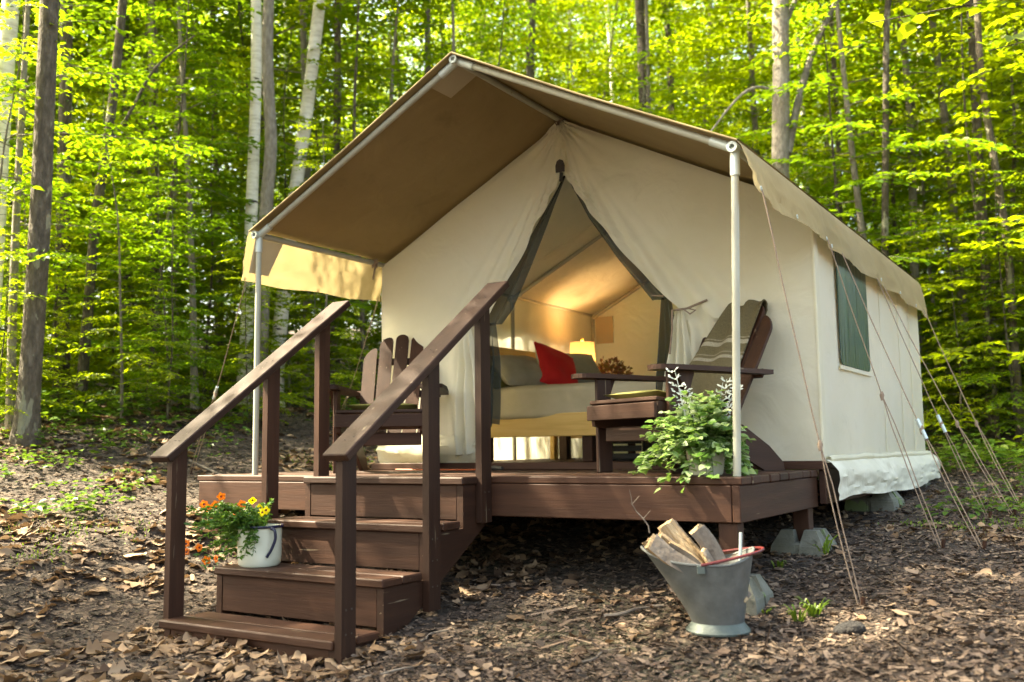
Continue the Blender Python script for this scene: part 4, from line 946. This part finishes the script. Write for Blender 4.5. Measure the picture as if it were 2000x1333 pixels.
for u, d, s in ((1990, 12.5, .62), (1880, 15, .62), (1950, 18, .8), (1830, 19, .7), (2080, 15, .9), (1760, 22, .7), (1900, 24, .9), (60, 17, .6), (-60, 13, .7), (250, 21, .7)):
    p = along(u, d)
    if clear(p, 1): plant(HEM[cnt % 2], p-Vector((0, 0, .02)), s, 'dark green hemlock with drooping needle sprays in the shaded wood', 'tree', 'dark hemlocks'); cnt += 1
# the wood goes on left of and before the tent, out of the frame: unseen trees added there to break the sunlight into patches
for k in range(12):
    a = -4.6+4.4*((k*5) % 12+random.random())/12; q = 4.6+.55*k; p = Vector((-1.2-.92*q-.39*a*1.2, -.6-.39*q+.92*a*1.2, 0)); p.z = G(p.x, p.y)
    vx = (p.x-CAM[0])*FW[0]+(p.y-CAM[1])*FW[1]; ux = (p.x-CAM[0])*RT[0]+(p.y-CAM[1])*RT[1]
    if vx > 0 and abs(ux) < vx*.75: continue
    plant(CAN[k % 4] if k % 3 else SAP[k % 5], p-Vector((0, 0, .03)), random.uniform(.7, .95) if k % 3 else random.uniform(.9, 1.2), 'leafy tree of the surrounding wood added unseen left of the steps to break the sunlight', 'tree', 'unseen trees left of the clearing', tilt=.03)
# named trunks traced along the photograph, each at its own distance
def big_tree(path, dist, r, bark, label, crown=None, sc=1., zc=4., limbs=(), name='forest_tree', top=5., cr=None):
    pts = []
    for u, v in path:
        d = ray(u, v); q = CAM+d*(dist/np.dot(d, [FW[0], FW[1], 0])*np.dot([FW[0], FW[1], 0], [FW[0], FW[1], 0])**.5); pts.append(Vector(q))
    b = pts[0]; gz = G(b.x, b.y); b = Vector((b.x, b.y, gz)); t = thing(name, b, label, 'tree')
    pts = [Vector((b.x, b.y, gz-.15)), Vector((b.x, b.y, gz+.06))]+[p for p in pts if p.z > gz+.25]
    e = pts[-1]+(pts[-1]-pts[-2]).normalized()*top; pts.append(e)
    dense = [pts[0]]
    for i in range(len(pts)-1):
        k = max(2, int((pts[i+1]-pts[i]).length/.3))
        for j in range(1, k+1): dense.append(pts[i].lerp(pts[i+1], j/k))
    for _ in range(2): dense = [dense[0]]+[(dense[i-1]+dense[i]*2+dense[i+1])/4 for i in range(1, len(dense)-1)]+[dense[-1]]
    L = len(dense); rad = []
    for i, p in enumerate(dense):
        h = max(0, p.z-gz); rad.append(r*(1+.45*math.exp(-h/.16))*(1-.45*i/L)*(1+.06*mnoise.noise((h*1.3, r*70, 0))))
    tr = MB().tube(dense, rad, 16)
    tk = tr.build('trunk', M[bark], t, smooth=True, fix=False)
    for lp, lr in limbs:
        lq = []
        for u, v, dd in lp:
            d = ray(u, v); lq.append(Vector(CAM+d*((dist+dd)/np.dot(d, [FW[0], FW[1], 0])*np.dot([FW[0], FW[1], 0], [FW[0], FW[1], 0])**.5)))
        ls = [lq[0]]
        for i in range(len(lq)-1):
            for j in range(1, 5): ls.append(lq[i].lerp(lq[i+1], j/4))
        for _ in range(2): ls = [ls[0]]+[(ls[i-1]+ls[i]*2+ls[i+1])/4 for i in range(1, len(ls)-1)]+[ls[-1]]
        MB().tube(ls, [lr*(1-.6*i/len(ls)) for i in range(len(ls))], 8).build('limb', M[bark], t, smooth=True, fix=False)
    if crown is not None:
        src = [c for c in crown.children if c.name.startswith('crown')][0]; c = src.copy(); link(c); c.parent = t
        k = (e.z-gz-zc)/(13.); sc *= .6; c.scale = (sc, sc, max(.35, k)); c.location = (e.x-b.x, e.y-b.y, zc-4.*max(.35, k)); c.rotation_euler = (0, 0, random.uniform(0, 6))
    return t
big_tree([(48, 893), (62, 700), (78, 450), (88, 200), (97, 0)], 7.6, .092, 'bark', 'stout dark grey forest tree trunk left of the handrail, rising out of view', CAN[0], .8, 5.2)
big_tree([(-35, 880), (-12, 500), (8, 150), (22, 0)], 8.6, .095, 'birch', 'thick birch trunk with peeling patches beside the stout dark trunk', CAN[2], .8, 5.5, name='birch_tree')
big_tree([(152, 890), (170, 640), (185, 430), (215, 250), (235, 60), (240, 0)], 9.6, .055, 'bark', 'thin dark curved young tree next to the stout grey trunk', CAN[1], .5, 5, [([(205, 290, 0), (250, 230, .1), (300, 130, .2), (380, 70, .3)], .02)])
big_tree([(302, 835), (303, 600), (300, 300), (298, 0)], 12.5, .075, 'bark_pale', 'straight slim pale trunk standing between thin saplings', CAN[3], .6, 6)
big_tree([(474, 850), (484, 600), (494, 350), (502, 120), (500, 0)], 11, .078, 'birch', 'straight white birch just behind the bent grey trunk', CAN[2], .7, 6, name='birch_tree')
big_tree([(505, 840), (512, 620), (517, 460), (520, 380), (533, 290), (526, 215), (520, 100), (525, 0)], 10.4, .08, 'bark_pale', 'bent grey trunk in front of the white birch', CAN[0], .6, 6)
big_tree([(535, 860), (548, 620), (578, 360), (597, 240), (612, 110), (625, 0)], 11.6, .095, 'birch', 'leaning white birch with dark scars beside the bent grey trunk', CAN[2], .7, 6, name='birch_tree')
big_tree([(650, 850), (655, 500), (659, 200), (660, 0)], 13, .062, 'bark', 'thin dark straight trunk right of the leaning birch', CAN[3], .6, 6)
big_tree([(600, 845), (602, 600), (598, 300)], 15, .06, 'birch', 'slim white birch stem farther back behind the chair', CAN[2], .6, 6, name='birch_tree')
big_tree([(838, 850), (837, 300), (835, 100), (835, 0)], 15, .065, 'bark', 'thin dark trunk rising behind the left slope of the fly', CAN[1], .6, 7)
big_tree([(1030, 850), (1036, 300), (1036, 60), (1040, 0)], 17, .10, 'bark', 'dark straight trunk rising behind the tent ridge', CAN[1], .7, 8)
big_tree([(1192, 850), (1196, 300), (1196, 160), (1190, 60), (1184, 0)], 16, .045, 'birch', 'very slim white birch behind the right slope of the fly', CAN[2], .5, 8, name='birch_tree')
big_tree([(1262, 850), (1262, 400), (1259, 180), (1255, 100), (1250, 0)], 13.5, .105, 'bark', 'dark rugged trunk with a swollen burl above the roof slope', CAN[0], .7, 7)
big_tree([(1315, 850), (1312, 300), (1308, 80), (1296, 0)], 17, .075, 'bark', 'forked dark trunk right of the trunk with the burl', CAN[3], .6, 8)
big_tree([(1518, 860), (1522, 500), (1524, 330), (1526, 150), (1524, 0)], 11.2, .125, 'bark_pale', 'thick grey trunk with a leaning side limb behind the porch pole', CAN[0], .8, 6.5,
         [([(1538, 300, 0), (1560, 190, .1), (1590, 90, .1), (1640, -10, .2), (1690, -120, .3)], .055), ([(1512, 178, 0), (1480, 168, -.1), (1450, 182, -.2), (1420, 215, -.3), (1385, 262, -.4)], .022), ([(1528, 60, 0), (1545, 20, .1), (1580, -60, .1)], .04)])
big_tree([(1728, 850), (1728, 500), (1730, 250), (1731, 40), (1735, 0)], 10.8, .045, 'bark', 'thin dark straight trunk above the tent wall window', CAN[3], .6, 7)
big_tree([(1935, 800), (1925, 520), (1912, 330), (1905, 180), (1897, 30), (1893, 0)], 11.2, .062, 'bark', 'slim blotched trunk beside its thinner leaning twin at the hemlocks', CAN[0], .6, 7)
big_tree([(1990, 800), (1968, 470), (1940, 300), (1915, 160), (1908, 0)], 10.2, .045, 'bark', 'thinner leaning dark trunk beside the slim blotched trunk', CAN[1], .6, 7)
big_tree([(1640, 850), (1640, 330), (1632, 180), (1625, 60), (1620, 0)], 13, .042, 'bark', 'thin dark sapling trunk right of the thick grey trunk', CAN[3], .6, 8)
big_tree([(1800, 850), (1800, 300), (1797, 120), (1796, 0)], 20, .085, 'birch', 'white birch glimpsed far behind the right side of the tent', CAN[2], .7, 8, name='birch_tree')
big_tree([(243, 850), (250, 500), (247, 200), (243, 0)], 14, .07, 'bark', 'dark straight trunk behind the thin curved young tree', CAN[1], .6, 7)
big_tree([(430, 840), (428, 500), (420, 250), (415, 0)], 16, .06, 'bark', 'thin dark trunk in the thicket left of the white birch', CAN[3], .6, 7)
big_tree([(118, 850), (122, 500), (128, 200), (130, 0)], 10.5, .085, 'bark', 'dark trunk half hidden behind the stout grey trunk', CAN[1], .6, 7)
# sprig of leaves hanging in from a tree standing right of the guy ropes
mp_ = Vector((3.05, .55, 0)); mp_.z = G(mp_.x, mp_.y); mt = thing('maple_tree', mp_, 'maple outside the guy ropes whose leafy branch hangs over the tent side', 'tree')
wp = [mp_+Vector((.02*math.sin(i), .02*i, i*.5-.2)) for i in range(14)]; MB().tube(wp, [.09-.004*i for i in range(14)], 12).build('trunk', M['bark_pale'], mt, smooth=True)
e1 = Vector(CAM+ray(1700, 45)*4.6); s1 = mp_+Vector((0, 0, 2.2)); bp = [s1.lerp(e1, i/8)+Vector((0, 0, .12*math.sin(PI*i/8))) for i in range(9)]
e2 = Vector(CAM+ray(1930, 100)*4.4); bp2 = [bp[3].lerp(e2, i/4) for i in range(5)]
MB().tube(bp, [.012-.0012*i for i in range(9)], 6).build('limb', M['bark'], mt); MB().tube(bp2, [.006, .005, .004, .003, .002], 6).build('limb', M['bark'], mt)
C = []; D = []; NN = []; LL = []
for pp, n in ((bp, 70), (bp2, 22)):
    for k in range(n):
        t = random.uniform(.15, 1); q = path_at(pp, t); C.append(q+Vector(rng.normal(0, .03, 3))); dd = Vector(rnd_dir(1, -.6, .1)[0])+(pp[-1]-pp[0]).normalized()*.6; D.append(dd); NN.append((random.gauss(0, .3), random.gauss(0, .3), 1)); LL.append(random.uniform(.07, .13))
V, Fc = leaf_arrays(np.array(C)-np.array(mp_), D, NN, LL, .34, .06); fast_mesh('crown', V, Fc, M['leaf2'], mt)

# ------------------------------------------------------------------ forest floor: undergrowth, litter, chips, grass
def scatter(n, d0, d1, u0=-250, u1=2250, pw=1.0):
    out = []
    while len(out) < n:
        d = d0*(d1/d0)**(random.random()**pw); u = random.uniform(u0, u1); p = along(u, d); out.append(p)
    return out
random.seed(33)
C = []; D = []; NN = []; LL = []
for p in scatter(2300, 6.6, 24):
    if not clear(p, -.75) or mnoise.noise((p.x*.5, p.y*.5, 5)) < (-.12 if math.hypot(p.x-CAM[0], p.y-CAM[1]) > 8 else .12): continue
    n = random.randrange(8, 22); near = math.hypot(p.x-CAM[0], p.y-CAM[1]) < 9; h = random.uniform(.04, .16 if near else .34); r = random.uniform(.1, .3)
    for k in range(n):
        a = random.uniform(0, 6.28); rr = r*math.sqrt(random.random()); C.append((p.x+rr*math.cos(a), p.y+rr*math.sin(a), p.z+h*random.uniform(.4, 1))); D.append((math.cos(a), math.sin(a), random.uniform(-.4, .3))); NN.append((random.gauss(0, .3), random.gauss(0, .3), 1)); LL.append(random.uniform(.03, .06) if near else random.uniform(.05, .11))
V, Fc = leaf_arrays(C, D, NN, LL, .33, .08); tag(fast_mesh('undergrowth', V, Fc, M['herb']), 'low green seedlings and herbs covering the forest floor behind the tent', 'undergrowth', kind='stuff')
# moss and short grass patches
C = []; D = []; NN = []; LL = []
for p in scatter(260, 5.5, 12):
    if not clear(p, -.9) or mnoise.noise((p.x*.8, p.y*.8, 15)) < .08: continue
    for k in range(90):
        q = (p.x+random.gauss(0, .09), p.y+random.gauss(0, .09)); C.append((q[0], q[1], G(*q)+.005)); D.append((random.gauss(0, .6), random.gauss(0, .6), 1)); NN.append(rnd_dir(1)[0]); LL.append(random.uniform(.01, .028))
V, Fc = leaf_arrays(C, D, NN, LL, .16, .02); tag(fast_mesh('moss_patches', V, Fc, M['moss']), 'bright green moss and short grass patches on the bare ground', 'moss', kind='stuff')
# curled dry leaves
def dry_leaf(kind):
    """one curled leaf about 1 unit long, lying flat on z=0"""
    random.seed(kind*17+3); m = MB(); nu, nv = 7, 4; cu, cv = random.uniform(.1, .55), random.uniform(-.5, .5); lob = kind % 3 == 0
    def fn(u, v):
        wd = .34*math.sin(PI*(.06+.9*u))**.75
        if lob: wd *= 1+.4*math.sin(u*15+kind)
        s = (2*v-1); x = u-.5; y = s*wd+.08*math.sin(u*3+kind); z = cu*y*y*3+.35*cv*(x*x*1.6)+.05*mnoise.noise((u*5, v*5, kind))
        return (x, y, z)
    m.grid(fn, nu, nv); V = np.array(m.v); V[:, 2] -= V[:, 2].min(); return V, np.array(m.f)
DL = [dry_leaf(k) for k in range(8)]
dmesh = []
for k, (V, Fc) in enumerate(DL):
    o = fast_mesh('dry_leaf', V, Fc, M['dry']); dmesh.append(o.data); bpy.data.objects.remove(o)
random.seed(77)
def leafy(p):   # where leaves lie thick: left of and before the stairs, under the deck
    x, y = p.x, p.y
    a = .11+.55*(x < -1.2)+.5*(-.1 < y < 1.4 and x < -.1)+.35*(y > 1.5)
    return a*max(0, .35+1.6*mnoise.noise((x*1.3, y*1.3, 2))+.5*mnoise.noise((x*4, y*4, 6)))
def blocked(p):    # stair feet and posts
    return XL-.02 < p.x < XR+.06 and SY-3*RU-.02 < p.y < -.05 and p.z > -.9 and p.y > -1.15 and False
cand = []
while len(cand) < 7600:
    p = scatter(1, 2.6, 13, -150, 2150, 1.)[0]
    if random.random() < leafy(p)*.8: cand.append(p)
cand.sort(key=lambda p: (p.x-CAM[0])**2+(p.y-CAM[1])**2)
GL = 'curled tan dry leaf lying loose on the forest floor'
Vs = []; Fs = []; off = 0; big = 0
for i, p in enumerate(cand):
    k = random.randrange(8); dc = math.hypot(p.x-CAM[0], p.y-CAM[1]); s = random.uniform(.028, .062)*(1.7 if p.x < -1.3 else 1.1)*(1 if random.random() < .85 else 1.4); rot = Matrix.Rotation(random.uniform(0, 6.28), 3, 'Z') @ Matrix.Rotation(random.gauss(0, .28), 3, 'X') @ Matrix.Rotation(random.gauss(0, .22), 3, 'Y')
    if random.random() < .35: rot = rot @ Matrix.Diagonal((1, 1, -1)); zz = .02
    else: zz = .0
    if big < 260 and s > .045 and dc > 2.7:
        o = link(bpy.data.objects.new('dry_leaf', dmesh[k])); o.matrix_world = Matrix.Translation((p.x, p.y, p.z+.004+zz*.5)) @ (rot @ Matrix.Scale(s*1.12, 3)).to_4x4(); tag(o, GL, 'leaf', 'dry leaves scattered near the stairs'); big += 1; continue
    V, Fc = DL[k]; W = (np.array(rot)@(V*s).T).T+np.array([p.x, p.y, p.z+.004+zz]); Vs.append(W); Fs.append(Fc+off); off += len(V)
tag(fast_mesh('leaf_litter', np.concatenate(Vs), np.concatenate(Fs), M['dry']), 'thick brown litter of dry leaves covering the forest floor', 'leaf litter', kind='stuff')
# wood chips and leaf crumbs
n = 170000; dd = 2.5*(11/2.5)**(rng.random(n)**.95); uu = rng.uniform(-200, 2200, n)
dx = FW[:2][None]+RT[:2][None]*((uu-1000)/F)[:, None]; dx /= np.linalg.norm(dx, axis=1, keepdims=True); X = CAM[:2]+dx*dd[:, None]
keep = rng.random(n) < (.75+.25*(X[:, 0] > -1.0)); X = X[keep]; n = len(X)
Z = np.array([G(a, b) for a, b in X])+rng.uniform(.002, .012, n)
a = rng.uniform(0, 6.28, n); Dr = np.stack([np.cos(a), np.sin(a), rng.normal(0, .22, n)], 1); Nn = rng.normal(0, .35, (n, 3))+np.array([0, 0, 1])
Ls = rng.gamma(2.2, .0062, n)+.004; Cc = np.column_stack([X, Z]); Dr /= np.linalg.norm(Dr, axis=1, keepdims=True); Sd = np.cross(Dr, Nn); Sd /= np.linalg.norm(Sd, axis=1, keepdims=True)
wr = rng.uniform(.15, .42, n)[:, None]; tw_ = rng.random(n) < .015; Ls = np.where(tw_, Ls*5, Ls)[:, None]; wr[tw_] = .035
V = np.stack([Cc-Sd*Ls*wr, Cc+Dr*Ls-Sd*Ls*wr*.6, Cc+Dr*Ls*1.15+Sd*Ls*wr*.5, Cc+Sd*Ls*wr], 1).reshape(-1, 3)
tag(fast_mesh('wood_chips', V, np.arange(n*4).reshape(-1, 4), M['chip']), 'fine wood chips and crumbled leaves strewn over bare soil', 'wood chips', kind='stuff')
# grass tufts, sticks, stones
random.seed(9)
def tuft(u, v, n, h, label):
    p = on_ground(u, v); C = []; D = []; NN = []; LL = []; t = MB()
    for k in range(n):
        a = random.uniform(0, 6.28); ln = random.uniform(.5, 1)*h; b = Vector((.02*math.cos(a), .02*math.sin(a), 0)); o_ = Vector((math.cos(a), math.sin(a), 0))*ln*random.uniform(.3, .9); q = [b, b+o_*.35+Vector((0, 0, ln*.55)), b+o_*.75+Vector((0, 0, ln*.75)), b+o_+Vector((0, 0, ln*.62))]
        s = Vector((-math.sin(a), math.cos(a), 0))*.005; t.add([q[0]-s, q[0]+s, q[1]-s, q[1]+s, q[2]-s*.8, q[2]+s*.8, q[3]], [(0, 1, 3, 2), (2, 3, 5, 4), (4, 5, 6)])
    t.v = [tuple(Vector(x)+p) for x in t.v]; tag(t.build('grass_tuft', M['moss'], off=p, fix=False), label, 'grass')
tuft(1590, 1205, 30, .11, 'small green grass tuft beside the dark stone'); tuft(1610, 1085, 18, .14, 'thin grass blades growing in front of the concrete block')
tuft(1560, 1215, 16, .09, 'sparse grass shoots between the scuttle and the grass tuft'); tuft(1492, 1200, 10, .05, 'tiny green sprout beside the foot of the scuttle'); tuft(1520, 1110, 12, .06, 'low green seedling behind the scuttle')
def stick(a, b, r, label, bend=.02):
    A, B = on_ground(*a), on_ground(*b); pts = [A.lerp(B, i/6) for i in range(7)]
    pts = [Vector((p.x+bend*math.sin(i*1.2), p.y, G(p.x+bend*math.sin(i*1.2), p.y)+r+.004)) for i, p in enumerate(pts)]
    tag(MB().tube([q-pts[0]*0 for q in pts], [r*(1-.07*i) for i in range(7)], 7).build('fallen_stick', M['bark_log'], off=A, smooth=True), label, 'stick')
stick((1180, 1210), (1290, 1188), .009, 'fallen stick pointing at the foot of the scuttle'); stick((805, 1262), (870, 1235), .006, 'pale short stick lying beside the stair foot'); stick((1130, 1300), (1215, 1268), .005, 'slim dry stick on bare soil between stairs and scuttle')
stick((370, 905), (470, 950), .012, 'fallen twig on the ground left of the deck'); stick((700, 1330), (845, 1305), .006, 'dark thin stick in front of the stairs')
sp_ = on_ground(1662, 1238); m = MB()
def stone(u, v):
    a, b = 2*PI*u, PI*(v-.5); r = 1+.3*mnoise.noise((math.cos(a)*1.3, math.sin(a)*1.3, v*2)); return (sp_.x+.062*r*math.cos(b)*math.cos(a), sp_.y+.045*r*math.cos(b)*math.sin(a), sp_.z+.012+.034*r*math.sin(b))
tag(m.grid(stone, 18, 10).build('dark_stone', M['stone'], smooth=True, off=sp_), 'lumpy black stone on the wood chips', 'stone')
